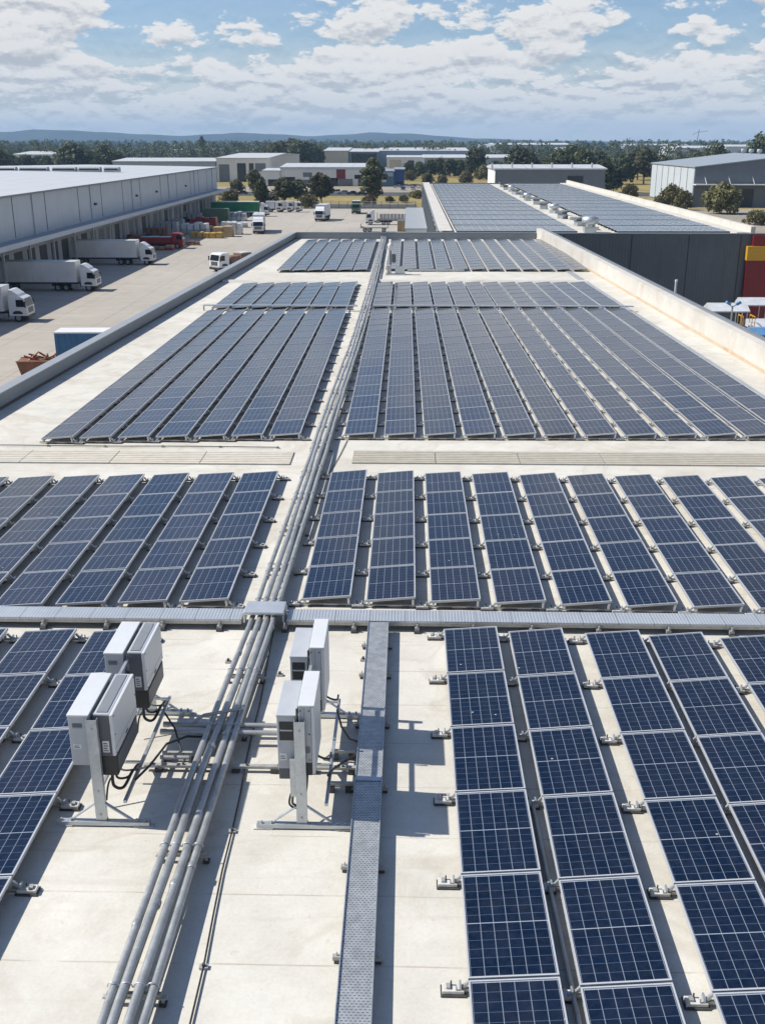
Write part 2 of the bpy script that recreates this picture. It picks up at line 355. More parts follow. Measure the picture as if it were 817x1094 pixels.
# ------------------------------------------------------------------ mesh builder
class MB:
    def __init__(s): s.v = []; s.f = []; s.m = []; s.uv = {}; s.mats = []; s.sm = []; s.X = None
    def mi(s, m):
        if m not in s.mats: s.mats.append(m)
        return s.mats.index(m)
    def add(s, vs, fs, m, smooth=False, uvs=None):
        o = len(s.v)
        s.v += [tuple(s.X @ Vector(p)) for p in vs] if s.X else [tuple(p) for p in vs]
        k = s.mi(m)
        for i, f in enumerate(fs):
            if uvs and uvs[i]: s.uv[len(s.f)] = uvs[i]
            s.f.append(tuple(o+j for j in f)); s.m.append(k); s.sm.append(smooth)
        return s
    def box(s, x0, x1, y0, y1, z0, z1, m, b=0.):
        if b <= 0:
            vs = [(x, y, z) for z in (z0, z1) for y in (y0, y1) for x in (x0, x1)]
            return s.add(vs, [(0, 2, 3, 1), (4, 5, 7, 6), (0, 1, 5, 4), (1, 3, 7, 5), (3, 2, 6, 7), (2, 0, 4, 6)], m)
        bm = bmesh.new(); bmesh.ops.create_cube(bm, size=1)
        for v in bm.verts: v.co = Vector(((x0+x1)/2+v.co.x*(x1-x0), (y0+y1)/2+v.co.y*(y1-y0), (z0+z1)/2+v.co.z*(z1-z0)))
        bmesh.ops.bevel(bm, geom=bm.edges[:], offset=b, segments=2, affect='EDGES', profile=.6)
        bm.verts.index_update()
        s.add([v.co.copy() for v in bm.verts], [tuple(v.index for v in f.verts) for f in bm.faces], m); bm.free(); return s
    def quad(s, a, b, c, d, m): return s.add([a, b, c, d], [(0, 1, 2, 3)], m)
    def prism(s, prof, y0, y1, m, axis='y', smooth=False):
        """closed profile (list of 2D points, counter-clockwise) swept along an axis"""
        n = len(prof)
        def P(p, t): return (p[0], t, p[1]) if axis == 'y' else ((t, p[0], p[1]) if axis == 'x' else (p[0], p[1], t))
        vs = [P(p, y0) for p in prof]+[P(p, y1) for p in prof]
        fs = [(i, (i+1) % n, n+(i+1) % n, n+i) for i in range(n)]
        fs += [tuple(reversed(range(n))), tuple(range(n, 2*n))]
        return s.add(vs, fs, m, smooth)
    def tube(s, path, r, m, n=8, cap=True):
        path = [Vector(p) for p in path]; rs = r if isinstance(r, (list, tuple)) else [r]*len(path)
        vs = []; fs = []; up = None
        for i, p in enumerate(path):
            d = (path[min(i+1, len(path)-1)]-path[max(i-1, 0)]).normalized()
            if up is None: up = Vector((0, 0, 1)) if abs(d.z) < .9 else Vector((1, 0, 0))
            a = d.cross(up).normalized(); b = a.cross(d).normalized(); up = b
            for k in range(n):
                t = 2*math.pi*k/n; vs.append(p+(a*math.cos(t)+b*math.sin(t))*rs[i])
        for i in range(len(path)-1):
            for k in range(n): fs.append((i*n+k, i*n+(k+1) % n, (i+1)*n+(k+1) % n, (i+1)*n+k))
        s.add(vs, fs, m, True)
        if cap:
            s.add(vs[:n], [tuple(reversed(range(n)))], m); s.add(vs[-n:], [tuple(range(n))], m)
        return s
    def bar(s, a, b, w, h, m):
        """straight square bar between two points"""
        a = Vector(a); b = Vector(b); d = (b-a).normalized()
        up = Vector((0, 0, 1)) if abs(d.z) < .95 else Vector((0, 1, 0))
        x = d.cross(up).normalized()*w/2; y = x.cross(d).normalized()*h/2
        vs = [a-x-y, a+x-y, a+x+y, a-x+y, b-x-y, b+x-y, b+x+y, b-x+y]
        return s.add(vs, [(0, 3, 2, 1), (4, 5, 6, 7), (0, 1, 5, 4), (1, 2, 6, 5), (2, 3, 7, 6), (3, 0, 4, 7)], m)
    def mesh(s, name):
        me = bpy.data.meshes.new(name); me.from_pydata(s.v, [], s.f); me.validate(clean_customdata=False)
        for m in s.mats: me.materials.append(MATS[m])
        me.polygons.foreach_set('material_index', s.m); me.polygons.foreach_set('use_smooth', s.sm)
        if s.uv:
            ul = me.uv_layers.new(name='UV')
            for fi, us in s.uv.items():
                p = me.polygons[fi]
                for li, u in zip(p.loop_indices, us): ul.data[li].uv = u
        me.update(); return me
    def build(s, name, parent=None, loc=(0, 0, 0), rot=(0, 0, 0)):
        return link(name, s.mesh(name), parent, loc, rot)
def link(name, data, parent=None, loc=(0, 0, 0), rot=(0, 0, 0)):
    o = bpy.data.objects.new(name, data); COL.objects.link(o); o.location = loc; o.rotation_euler = rot
    if parent: o.parent = parent
    return o
def tag(o, label=None, cat=None, group=None, kind=None):
    if label: o['label'] = label
    if cat: o['category'] = cat
    if group: o['group'] = group
    if kind: o['kind'] = kind
    return o
def thing(name, loc, label, cat, group=None, rz=0, rot=None):
    o = link(name, None, None, loc, rot or (0, 0, rz)); o.empty_display_size = .2
    return tag(o, label, cat, group)
def copy_tree(o, parent=None):
    c = o.copy(); COL.objects.link(c)
    if parent: c.parent = parent
    for ch in list(o.children): copy_tree(ch, c)
    return c
ORD = 'zeroth first second third fourth fifth sixth seventh eighth ninth tenth eleventh twelfth thirteenth fourteenth fifteenth sixteenth seventeenth eighteenth nineteenth twentieth'.split()
ORD += ['twenty-'+x for x in ORD[1:10]]+['thirtieth']+['thirty-'+x for x in ORD[1:10]]+['fortieth']

# ------------------------------------------------------------------ the warehouse we stand over
def xr(y): return 11.3+(84.7-y)*.037             # inner face of the right parapet
XR = 11.2
def xl(y): return -12.84+(y-31.16)*.0505       # inner face of the left parapet
YF = 91.3; YN = -4.
wh = thing('solar_warehouse', (0, 40, 0), 'flat cream roofed warehouse carrying the solar panels, conduits and inverters', 'warehouse')
wh.location = (0, 0, 0)
m = MB()
m.add([(xl(YN)-.3, YN, ZR), (xr(YN)+.2, YN, ZR), (xr(YF)+.2, YF+.2, ZR), (xl(YF)-.3, YF+.2, ZR)], [(0, 1, 2, 3)], 'roof_membrane'); m.build('roof', wh)
m = MB()
a, b, c, d = (xl(YN)-.33, YN), (xr(YN)+.62, YN), (xr(YF)+.62, YF+.42), (xl(YF)-.33, YF+.42)
for p, q in ((a, b), (b, c), (c, d), (d, a)): m.quad((*p, 0), (*q, 0), (*q, ZR-.02), (*p, ZR-.02), 'wall_concrete')
m.build('wall', wh)
HL = .47
m = MB()                                        # left parapet, follows the skewed eaves
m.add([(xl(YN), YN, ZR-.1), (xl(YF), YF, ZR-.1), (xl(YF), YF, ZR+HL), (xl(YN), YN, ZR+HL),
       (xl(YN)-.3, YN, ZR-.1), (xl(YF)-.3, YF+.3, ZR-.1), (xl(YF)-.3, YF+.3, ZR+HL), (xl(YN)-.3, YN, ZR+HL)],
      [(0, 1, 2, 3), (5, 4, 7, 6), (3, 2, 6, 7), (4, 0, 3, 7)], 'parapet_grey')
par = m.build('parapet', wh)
m = MB()
m.add([(xl(YN)+.05, YN, ZR+HL+.004), (xl(YF)+.05, YF-.05, ZR+HL+.004), (xl(YF)+.05, YF-.05, ZR+HL+.06), (xl(YN)+.05, YN, ZR+HL+.06),
       (xl(YN)-.34, YN, ZR+HL+.004), (xl(YF)-.34, YF+.34, ZR+HL+.004), (xl(YF)-.34, YF+.34, ZR+HL+.06), (xl(YN)-.34, YN, ZR+HL+.06)],
      [(0, 1, 2, 3), (5, 4, 7, 6), (3, 2, 6, 7), (1, 0, 4, 5)], 'coping_light')
m.add([(xl(YN)+.056, YN, ZR+HL-.03), (xl(YF)+.056, YF-.05, ZR+HL-.03), (xl(YF)+.056, YF-.05, ZR+HL+.03), (xl(YN)+.056, YN, ZR+HL+.03)], [(0, 1, 2, 3)], 'coping')
m.build('coping', par)
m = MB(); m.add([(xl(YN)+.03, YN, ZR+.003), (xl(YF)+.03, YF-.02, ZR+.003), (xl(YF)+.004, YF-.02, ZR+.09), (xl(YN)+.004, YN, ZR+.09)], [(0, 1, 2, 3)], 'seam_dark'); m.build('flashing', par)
m = MB(); m.box(xl(YF)+.003, xr(YF)-.003, YF, YF+.3, ZR-.1, ZR+.48, 'parapet_grey'); par = m.build('parapet', wh)
m = MB(); m.box(xl(YF)+.06, xr(YF)-.06, YF-.05, YF+.34, ZR+.483, ZR+.55, 'coping'); m.build('coping', par)
def taper(m, o0, o1, z0, z1, mt, y0=YN, y1=YF):
    vs = [(xr(y)+o, y, z) for z in (z0, z1) for y in (y0, y1) for o in (o0, o1)]
    return m.add(vs, [(0, 2, 3, 1), (4, 5, 7, 6), (0, 1, 5, 4), (1, 3, 7, 5), (3, 2, 6, 7), (2, 0, 4, 6)], mt)
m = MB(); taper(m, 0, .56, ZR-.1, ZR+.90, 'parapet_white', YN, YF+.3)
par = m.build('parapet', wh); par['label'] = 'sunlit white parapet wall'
m = MB(); taper(m, -.06, -.003, ZR+.003, ZR+.11, 'rust_streak'); m.build('flashing', par)
m = MB(); taper(m, .40, .60, ZR+.903, ZR+.97, 'coping', YN, YF+.38); m.build('coping', par)
m = MB(); taper(m, -1.72, -1.32, ZR+.003, ZR+.045, 'gutter_grey', YN, YF-.3); m.build('gutter', wh)

# ------------------------------------------------------------------ solar panels
PWD, PLN = .90, 1.505                           # panel width and length
PITCH = 1.53
def panel_parts(fr, gl, cells):
    w, l = PWD/2, PLN/2
    for x0, x1, y0, y1 in ((-w, -w+.018, -l, l), (w-.018, w, -l, l), (-w+.0182, w-.0182, -l, -l+.018), (-w+.0182, w-.0182, l-.018, l)):
        fr.box(x0, x1, y0, y1, -.005, .036, 'frame_alu')
    a, b = w-.0185, l-.0185
    gl.add([(-a, -b, .026), (a, -b, .026), (a, b, .026), (-a, b, .026), (-a, -b, .018), (a, -b, .018), (a, b, .018), (-a, b, .018)],
           [(0, 1, 2, 3)], cells, False, [[(-.06, -.06), (6.06, -.06), (6.06, 12.06), (-.06, 12.06)]])
    gl.add([(-a, -b, .018), (a, -b, .018), (a, b, .018), (-a, b, .018)], [(3, 2, 1, 0)], 'backsheet')
fr, gl = MB(), MB(); panel_parts(fr, gl, 'solar_cells')
ME_F, ME_G = fr.mesh('frame'), gl.mesh('cell_sheet')
TILT = R(4.6)
ZP = ZR+.165
KS = 1.0165                                     # lower panels: same sight lines, farther out                                    # panel mid height
rows_far = []                                   # panels beyond the nearest 300 become one object
npan = 0
def panel(x, y, z, tilt, label, group, sy=1., rz=0., col=0.):
    global npan
    o = thing('solar_module', (x, y, z), label, 'solar panel', group, 0, (rnd.uniform(-.006, .006), -tilt, rz+rnd.uniform(-.003, .003))); o.scale = (1, sy, 1)
    link('frame', ME_F, o); g = link('cell_sheet', ME_G, o); g.color = (col, col, col, 1); npan += 1
def inview(x, y, z, mx=18):
    return any(-mx < pix((x+dx, y+dy, z))[0] < PW+mx and -60 < pix((x+dx, y+dy, z))[1] < PH+mx for dx in (-.45, .45) for dy in (-.75, .75))

# ---- racks: two rails on a row of feet
def foot_mesh(side):
    m = MB(); s = side
    m.box(-.52, .52, -.022, .022, .03, .06, 'galv_old')                     # cross bar on the deck
    cx = s*.60
    m.box(cx-.125, cx+.125, -.075, .075, .006, .022, 'dark_iron')
    m.box(cx-.11, cx+.11, -.055, .055, .0225, .065, 'pad_white', .008)
    m.box(cx-s*.07-.010, cx-s*.07+.010, -.04, .04, .0655, .12, 'galv')
    m.box(cx+s*.05-.02, cx+s*.05+.02, -.03, .03, .0655, .09, 'galv_old')
    m.tube([(cx-.02, .03, .06), (cx-.02, .03, .115)], .009, 'dark_iron', 6)
    m.tube([(cx+.03, -.035, .06), (cx+.03, -.035, .105)], .009, 'galv', 6)
    m.bar((s*.50, 0, .07), (s*.44, 0, .15), .03, .03, 'galv')
    m.box(.38, .42, -.02, .02, .0605, .139, 'alu'); m.box(-.42, -.38, -.02, .02, .0605, .077, 'alu')
    m.box(-.30, -.06, -.06, .06, .004, .029, 'dark_iron'); m.box(.20, .34, -.06, .06, .004, .029, 'dark_iron')
    return m.mesh('support_foot')
FOOT = {1: foot_mesh(1), -1: foot_mesh(-1)}
RAIL = {}
def rail_mesh(L):
    k = round(L, 2)
    if k not in RAIL:
        m = MB(); m.box(-.02, .02, 0, L, 0, .042, 'alu'); RAIL[k] = m.mesh('rail')
    return RAIL[k]
def rack(x, y0, n, side, label, group, feet=True, gaps=(), PITCH=PITCH, rz=0.):
    o = thing('panel_rack', (x, y0, ZR), label, 'mounting rack', group, rz)
    L = n*PITCH+sum(g for _, g in gaps)
    for sx, sz in ((-1, .078), (1, .140)):
        link('rail', rail_mesh(L), o, (sx*.40, 0, sz))
    if feet:
        y = 0.
        for k in range(n+1):
            for gk, g in gaps:
                if k == gk: y += g
            yy = y+k*PITCH
            yy = min(max(yy, .06), L-.06)
            if inview(x, y0+yy, ZR, 30): link('support_foot', FOOT[side], o, (0, yy, 0))
    return o
GP_F = 'solar panels of the nearest array'; GP_2 = 'solar panels of the short middle array'; GP_3 = 'solar panels of the large array'
GR = 'mounting racks under the panel columns'
def block(cols, ys, n, side, where, ref, group, arr, PITCH=PITCH):
    PITCH = PITCH*KS; cols = [x*KS for x in cols]; ys0 = ys; ys = lambda i: ys0(i)*KS
    for i, x in enumerate(cols):
        y1 = ys(i)                              # far end of the column
        t = TILT+rnd.uniform(-.012, .012); ks = []; ctint = (.05, .55, .08, .5, .35, .2, .15)[i] if 'left' in where and 'short' in arr else rnd.uniform(0, .15)
        for k in range(n):
            y = y1-(k+.5)*PITCH
            if not inview(x, y, ZP): continue
            panel(x, y, ZP, t, '%s solar panel %s from the %s, %s column %s, %s' % ('blue', ORD[k+1], ref, ORD[i+1], where, arr), group, PITCH/1.53, col=min(1, max(0, ctint+rnd.uniform(-.12, .22))))
            ks.append(k)
        if ks:
            kk = max(ks)+1
            rack(x, y1-kk*PITCH, kk, side, 'aluminium rack with ballast feet under the %s panel column %s, %s' % (ORD[i+1], where, arr), GR, PITCH=PITCH)
block([1.09, 2.17, 3.43, 4.46, 5.62], lambda i: 15.50-.05*i, 6, -1, 'right of tray', 'cross tray', GP_F, 'nearest array')
block([-4.76, -5.91, -7.05], lambda i: 15.28-.03*i, 6, 1, 'left of inverters', 'cross tray', GP_F, 'nearest array')
block([-1.41+1.153*i for i in range(10)], lambda i: 24.10-.03*i, 5, -1, 'right of conduits', 'walkway', GP_2, 'short array', 1.495)
block([-3.58-1.08*i for i in range(7)], lambda i: 23.95-.1*i, 5, 1, 'left of conduits', 'walkway', GP_2, 'short array', 1.495)
# large array: 15 rows, a cable bridge, 6 rows more; only the nearest rows are separate things
ROWS3 = 8
cols3 = [(-1.31+1.128*i, 27.86+.02*i, -1, 'right', i) for i in range(12)]+[(-3.42-1.046*i, 27.76-.085*i, 1, 'left', i) for i in range(7)]
GAP3 = .95
far_pts = []
for x, y0, side, lr, i in cols3:
    t = TILT+rnd.uniform(-.01, .01); x *= 1.008; y0 *= 1.004
    fan = (.0035*i if side < 0 else -.0030*i); rz = math.atan(fan); ct = rnd.uniform(.1, .7)
    for k in range(21):
        y = y0+(k+.5)*PITCH+(GAP3 if k >= 15 else 0)
        xx = x-fan*(y-27.5)
        if not inview(xx, y, ZP): continue
        if k < ROWS3:
            panel(xx, y, ZP, t, 'blue solar panel %s from the near end, %s column %s of conduits, large array' % (ORD[k+1], ORD[i+1], lr), GP_3, 1., rz, min(1, max(0, ct+rnd.uniform(-.2, .25))))
        else: far_pts.append((xx, y, ZP, t, rz))
    rack(x, y0, 21, side, 'aluminium rack with ballast feet under the %s panel column %s of conduits, large array' % (ORD[i+1], lr), GR, True, ((15, GAP3),), rz=rz)
# far array
colsf = [(-1.02+1.106*i, 67.9, -1, 'right', i) for i in range(12)]+[(-3.10-.98*i, 67.5-.09*i, 1, 'left', i) for i in range(6)]
for x, y0, side, lr, i in colsf:
    t = TILT+rnd.uniform(-.01, .01)
    for k in range(14): far_pts.append((x, y0+(k+.5)*PITCH, ZP, t, 0))
    rack(x, y0, 14, side, 'aluminium rack under the %s panel column %s of conduits, farthest array' % (ORD[i+1], lr), GR, False)
fr = MB()
for x, y, z, t, rz in far_pts:
    fr.X = Matrix.Translation((x, y, z)) @ Matrix.Rotation(rz, 4, 'Z') @ Matrix.Rotation(-t, 4, 'Y') @ Matrix.Rotation(rnd.uniform(-.006, .006), 4, 'X')
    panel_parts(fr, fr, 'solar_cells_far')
fr.X = None
tag(fr.build('distant_solar_panels'), 'mass of grey-blue solar panels filling the far half of the cream roof', 'solar panels', None, 'stuff')
print('panels', npan, 'far', len(far_pts))

# ------------------------------------------------------------------ conduits and trays
CTAB = [(0, -2.66), (7.4, -2.63), (11.5, -2.57), (16, -2.45), (30, -2.31), (41, -2.14), (57, -2.04), (88, -2.12), (99, -2.12)]
def cxc(y):
    for (a, p), (b, q) in zip(CTAB, CTAB[1:]):
        if a <= y <= b: return p+(q-p)*(y-a)/(b-a)
    return -2.1
CO = [-.195, -.068, .066, .192]
CX = CO
names = ['leftmost', 'second from left', 'third from left', 'rightmost']
for i, x in enumerate(CX):
    r = (.045, .052, .052, .044)[i]; z = ZR+.215
    o = thing('conduit', (0, 0, z), 'grey steel conduit, %s of the four running the length of the roof' % names[i], 'conduit', 'long conduits down the roof')
    pts = []
    for k in range(43):
        y = 5.5+k*2.04
        pts.append((cxc(y)+x+.012*math.sin(y*.31+i*2)+.008*math.sin(y*1.3+i*1.7), y, .012*math.sin(y*.7+i*1.3)))
    m = MB(); m.tube(pts, r, 'conduit_grey', 12); m.build('pipe', o)
    m = MB(); m.tube([(0, -.045, 0), (0, -.03, 0), (0, .03, 0), (0, .045, 0)], [r*1.02, r*1.13, r*1.13, r*1.02], 'conduit_grey', 12); cm = m.mesh('coupling')
    for k in range(16): link('coupling', cm, o, (cxc(8.6+i*.31+k*3.05)+x, 8.6+i*.31+k*3.05, 0))
m = MB()
m.box(-.27, .27, -.02, .02, .105, .148, 'galv_old'); m.box(-.31, .33, -.025, .025, .085, .1045, 'galv_old')
for s in (-.27, .28): m.box(s-.035, s+.035, -.04, .04, .006, .03, 'dark_iron'); m.box(s-.015, s+.015, -.015, .015, .0305, .0845, 'galv_old')
for i, x in enumerate(CX):
    rr = .062; cxx = x
    m.tube([(cxx+rr*math.cos(t), 0, .215+rr*math.sin(t)) for t in [math.pi*k/6 for k in range(7)]], .007, 'galv', 5)
SUP = m.mesh('conduit_support')
ns = 0
for k in range(38):
    y = 7.75+k*2.12
    if abs(y-16.0) < .4 or abs(y-12) < .45: y += .5
    ns += 1
    tag(link('conduit_support', SUP, None, (cxc(y), y, ZR)), 'galvanised strut with pipe clamps under the four conduits, %s from the near end' % ORD[ns], 'pipe support', 'supports under the conduits')

# long perforated tray
tr = thing('cable_tray', (-.46, 0, ZR), 'perforated galvanised cable tray running towards the viewer beside the right inverters', 'cable tray')
m = MB()
y0, y1 = 5.5, 15.94
for a, b in ((y0, 11.33), (11.35, y1)):
    dz = .004 if b == y1 else 0
    m.box(-.165, .165, a, b, .165+dz, .180+dz, 'perforated_tray')
m.box(-.176, -.166, y0, y1, .09, .205, 'galv'); m.box(.166, .176, y0, y1, .09, .205, 'galv')
m.build('tray_body', tr)
m = MB(); m.box(-.164, .164, 11.28, 11.40, .1845, .19, 'galv'); m.build('joint_plate', tr)
m = MB()
m.box(-.26, .26, -.025, .025, .04, .088, 'galv_old')
for s in (-.215, .215): m.box(s-.03, s+.03, -.03, .03, .005, .04, 'dark_iron'); m.tube([(s, 0, .06), (s, 0, .13)], .009, 'galv_old', 6)
TF = m.mesh('foot')
for k, y in enumerate((6.9, 8.35, 9.75, 11.3, 12.85, 14.3, 15.3)): link('foot', TF, tr, (0, y, 0))

# cross tray with ribbed cover
ct = thing('covered_cable_tray', (0, 16.17, ZR), 'long ribbed cable tray cover crossing the whole roof between panel arrays', 'cable tray')
m = MB()
for a, b in ((-14.0, -2.84), (-2.05, xr(16)-.3)):
    m.box(a, b, -.215, .215, .16, .205, 'tray_cover', .01)
    m.box(a, b, -.20, .20, .10, .1595, 'galv_old')
m.build('cover', ct)
m = MB(); m.box(-2.80, -2.09, -.235, .235, .285, .35, 'cover_rib', .03)
m.box(-2.80, -2.77, -.235, .235, .15, .2845, 'galv'); m.box(-2.12, -2.09, -.235, .235, .15, .2845, 'galv')
m.build('bridge_cover', ct)
m = MB(); m.box(-.04, .04, -.27, .27, .04, .0985, 'galv_old')
for s in (-.25, .25): m.box(-.05, .05, s-.06, s+.06, .005, .0395, 'dark_iron'); m.tube([(0, s, .04), (0, s, .16)], .018, 'galv_old', 6)
TF2 = m.mesh('foot')
for k in range(20): link('foot', TF2, ct, (-9.6+k*1.08+.1*math.sin(k*5), 0, 0))

# conduit laid over the large array
br = thing('cable_bridge', (0, 51.4, ZR), 'pale thin cable tray bridging the large panel array from side to side', 'cable tray')
m = MB(); m.box(-10.2, -2.5, -.12, .12, .24, .29, 'galv', .01); m.box(-1.7, 11.2, .0, .24, .24, .29, 'galv', .01); m.build('tray_body', br)
m = MB(); m.box(-.03, .03, -.03, .03, .005, .2395, 'galv_old'); LG = m.mesh('leg')
for k in range(19): link('leg', LG, br, ((-10.2+k*1.1) if -10.2+k*1.1 < -3 else -10.2+k*1.1+.4, .07 if -10.2+k*1.1 > -2.4 else 0, 0))

# beige grating walkways
for nm, x0, x1, y0, y1, lb in (('l', xl(26)+.5, -3.05, 25.55, 26.70, 'beige ribbed roof walkway strip left of the conduits'), ('r', -1.45, xr(26)-1.6, 25.72, 26.85, 'beige ribbed roof walkway strip right of the conduits')):
    o = thing('roof_walkway', ((x0+x1)/2, (y0+y1)/2, ZR), lb, 'walkway', 'grating walkways on the roof')
    L = (x1-x0)/2; n = max(2, round(2*L/2.4)); w = (y1-y0)/2
    for k in range(n):
        m = MB(); a = -L+2*L*k/n
        m.box(a+.01, a+2*L/n-.01, -w, w, .006, .016, 'gutter_grey')
        for q in range(7): m.box(a+.012, a+2*L/n-.012, -w+2*w*q/7+.012, -w+2*w*(q+1)/7-.012, .0165, .034+.003*(k % 2), 'grating_pale' if nm == 'l' else 'grating')
        m.build('grating', o)
# thin lightning cables
def cable(pts, r, mt, label, clips=None, name='earthing_cable', group=None):
    o = thing(name, pts[0], label, 'cable', group); p0 = Vector(pts[0])
    m = MB(); m.tube([Vector(p)-p0 for p in pts], r, mt, 6); m.build('wire', o)
    if clips:
        mm = MB(); mm.box(-.045, .045, -.03, .03, -.012, .012, 'galv_old'); mm.box(-.015, .015, -.015, .015, .012, .04, 'dark_iron'); me = mm.mesh('clip')
        for c in clips: link('clip', me, o, Vector(c)-p0)
    return o
p = [G(205+6*math.sin(k), 1094-k*52, ZR+.02) for k in range(1)]
a = G(203, 1094, ZR+.03); b = G(287, 705, ZR+.03); b2 = G(303, 640, ZR+.03)
pts = [a.lerp(b, k/10)+Vector((.012*math.sin(k*1.7), 0, 0)) for k in range(11)]+[Vector((b.x-.05, 15.9, ZR+.03))]
cable([a+(a-b)*.15]+pts, .011, 'rubber', 'thin black cable clipped to the roof right of the conduits', [q-Vector((0, 0, .012)) for q in pts[1:10:3]])
pts = [Vector((xl(27)+.7+k*.8, 27.12+.02*math.sin(k), ZR+.035)) for k in range(12)]
cable(pts, .012, 'rubber', 'thin dark cable along the walkway strip left of the conduits', [q-Vector((0, 0, .018)) for q in pts[1::2]])
pts = [G(365-k*.2, 1, ZR) for k in range(0)]
a = G(352, 505, ZR+.02); b = G(371, 470, ZR+.02)
cable([a, a.lerp(b, .5)+Vector((.02, 0, 0)), b], .010, 'rubber', 'short dark cable from the walkway to the first panel column', None)
m = MB(); y = 7.
for x0, yA, yB in ((1.63, 7.2, 10.9), (1.68, 5.8, 7.2)): pass
pts = [(1.71, 6.0, ZR+.06), (1.69, 8., ZR+.05), (1.66, 9.4, ZR+.06), (1.64, 11., ZR+.05)]
cable(pts, .028, 'conduit_grey', 'grey pipe lying in the gap between the two nearest panel columns', None, 'roof_pipe')

# membrane edge trims on the roof (expansion joint covers)
for y, lb in ((62.9, 'low cream joint cover crossing the roof before the farthest array'),):
    o = thing('joint_cover', (0, y, ZR), lb, 'joint cover')
    m = MB(); m.prism([(-.35, .003), (.35, .003), (.2, .10), (-.2, .10)], -1.9, 10.8, 'parapet_white', 'x'); m.prism([(-.75, .003), (-.05, .003), (-.2, .10), (-.6, .10)], xl(62.9)+.1, -3.1, 'parapet_white', 'x'); m.build('cover', o)

# ------------------------------------------------------------------ inverters on their stands
def stand(x, y0, y1, zt, s, label):
    o = thing('inverter_stand', (x, (y0+y1)/2, ZR), label, 'stand', 'galvanised inverter stands')
    for y in (y0, y1):
        yy = y-(y0+y1)/2
        m = MB()
        m.box(-.065, .065, -.006, 0, .06, zt, 'galv'); m.box(-.065, -.058, .0005, .06, .06, zt, 'galv'); m.box(.058, .065, .0005, .06, .06, zt, 'galv')
        for z in (.16, .5, zt-.12): m.tube([(0, -.016, z), (0, -.007, z)], .013, 'galv_old', 6)
        m.box(-.07, .07, -.012, .06, .0605, .075, 'galv_old')
        m.build('post', o, (0, yy, 0))
        m = MB(); m.box(-.56, .60, -.035, .04, .018, .07, 'galv'); m.box(-.6, -.36, -.045, .05, .004, .0175, 'pad_white'); m.box(.40, .64, -.045, .05, .004, .0175, 'pad_white')
        for sx in (-.5, -.38, .44, .54): m.tube([(sx, 0, .07), (sx, 0, .10)], .016, 'galv_old', 6)
        m.build('foot_rail', o, (0, yy, 0))
        for sx in (-1, 1):
            m = MB(); m.bar((sx*.05, .02, .32), (sx*.38, .02, .07), .045, .014, 'galv'); m.build('brace', o, (0, yy, 0))
    L = (y1-y0)/2
    for z in (.45, zt-.45, zt-.12):
        m = MB(); m.box(-.02, .02, -L+.052, L-.008, z, z+.04, 'galv'); m.build('rail', o)
    m = MB(); m.box(s*.30-.02, s*.30+.02, -L+.04, L-.04, .30, .34, 'galv'); m.bar((0, L-.1, .32), (s*.30, L-.1, .32), .03, .03, 'galv'); m.bar((0, -L+.9, .32), (s*.30, -L+.9, .32), .03, .03, 'galv'); m.build('side_rail', o)
    for yy in (-L+.7, L-.4):
        m = MB(); m.bar((s*.30, yy, .34), (s*.30, yy+.5, .06), .035, .02, 'galv_old'); m.build('brace', o)
    return o
stand(-3.74, 10.53, 13.15, 1.50, 1, 'galvanised two-post stand holding the pair of white inverters left of the conduits')
stand(-1.25, 10.53, 13.12, 1.51, 1, 'galvanised two-post stand holding the inverters beside the perforated tray')

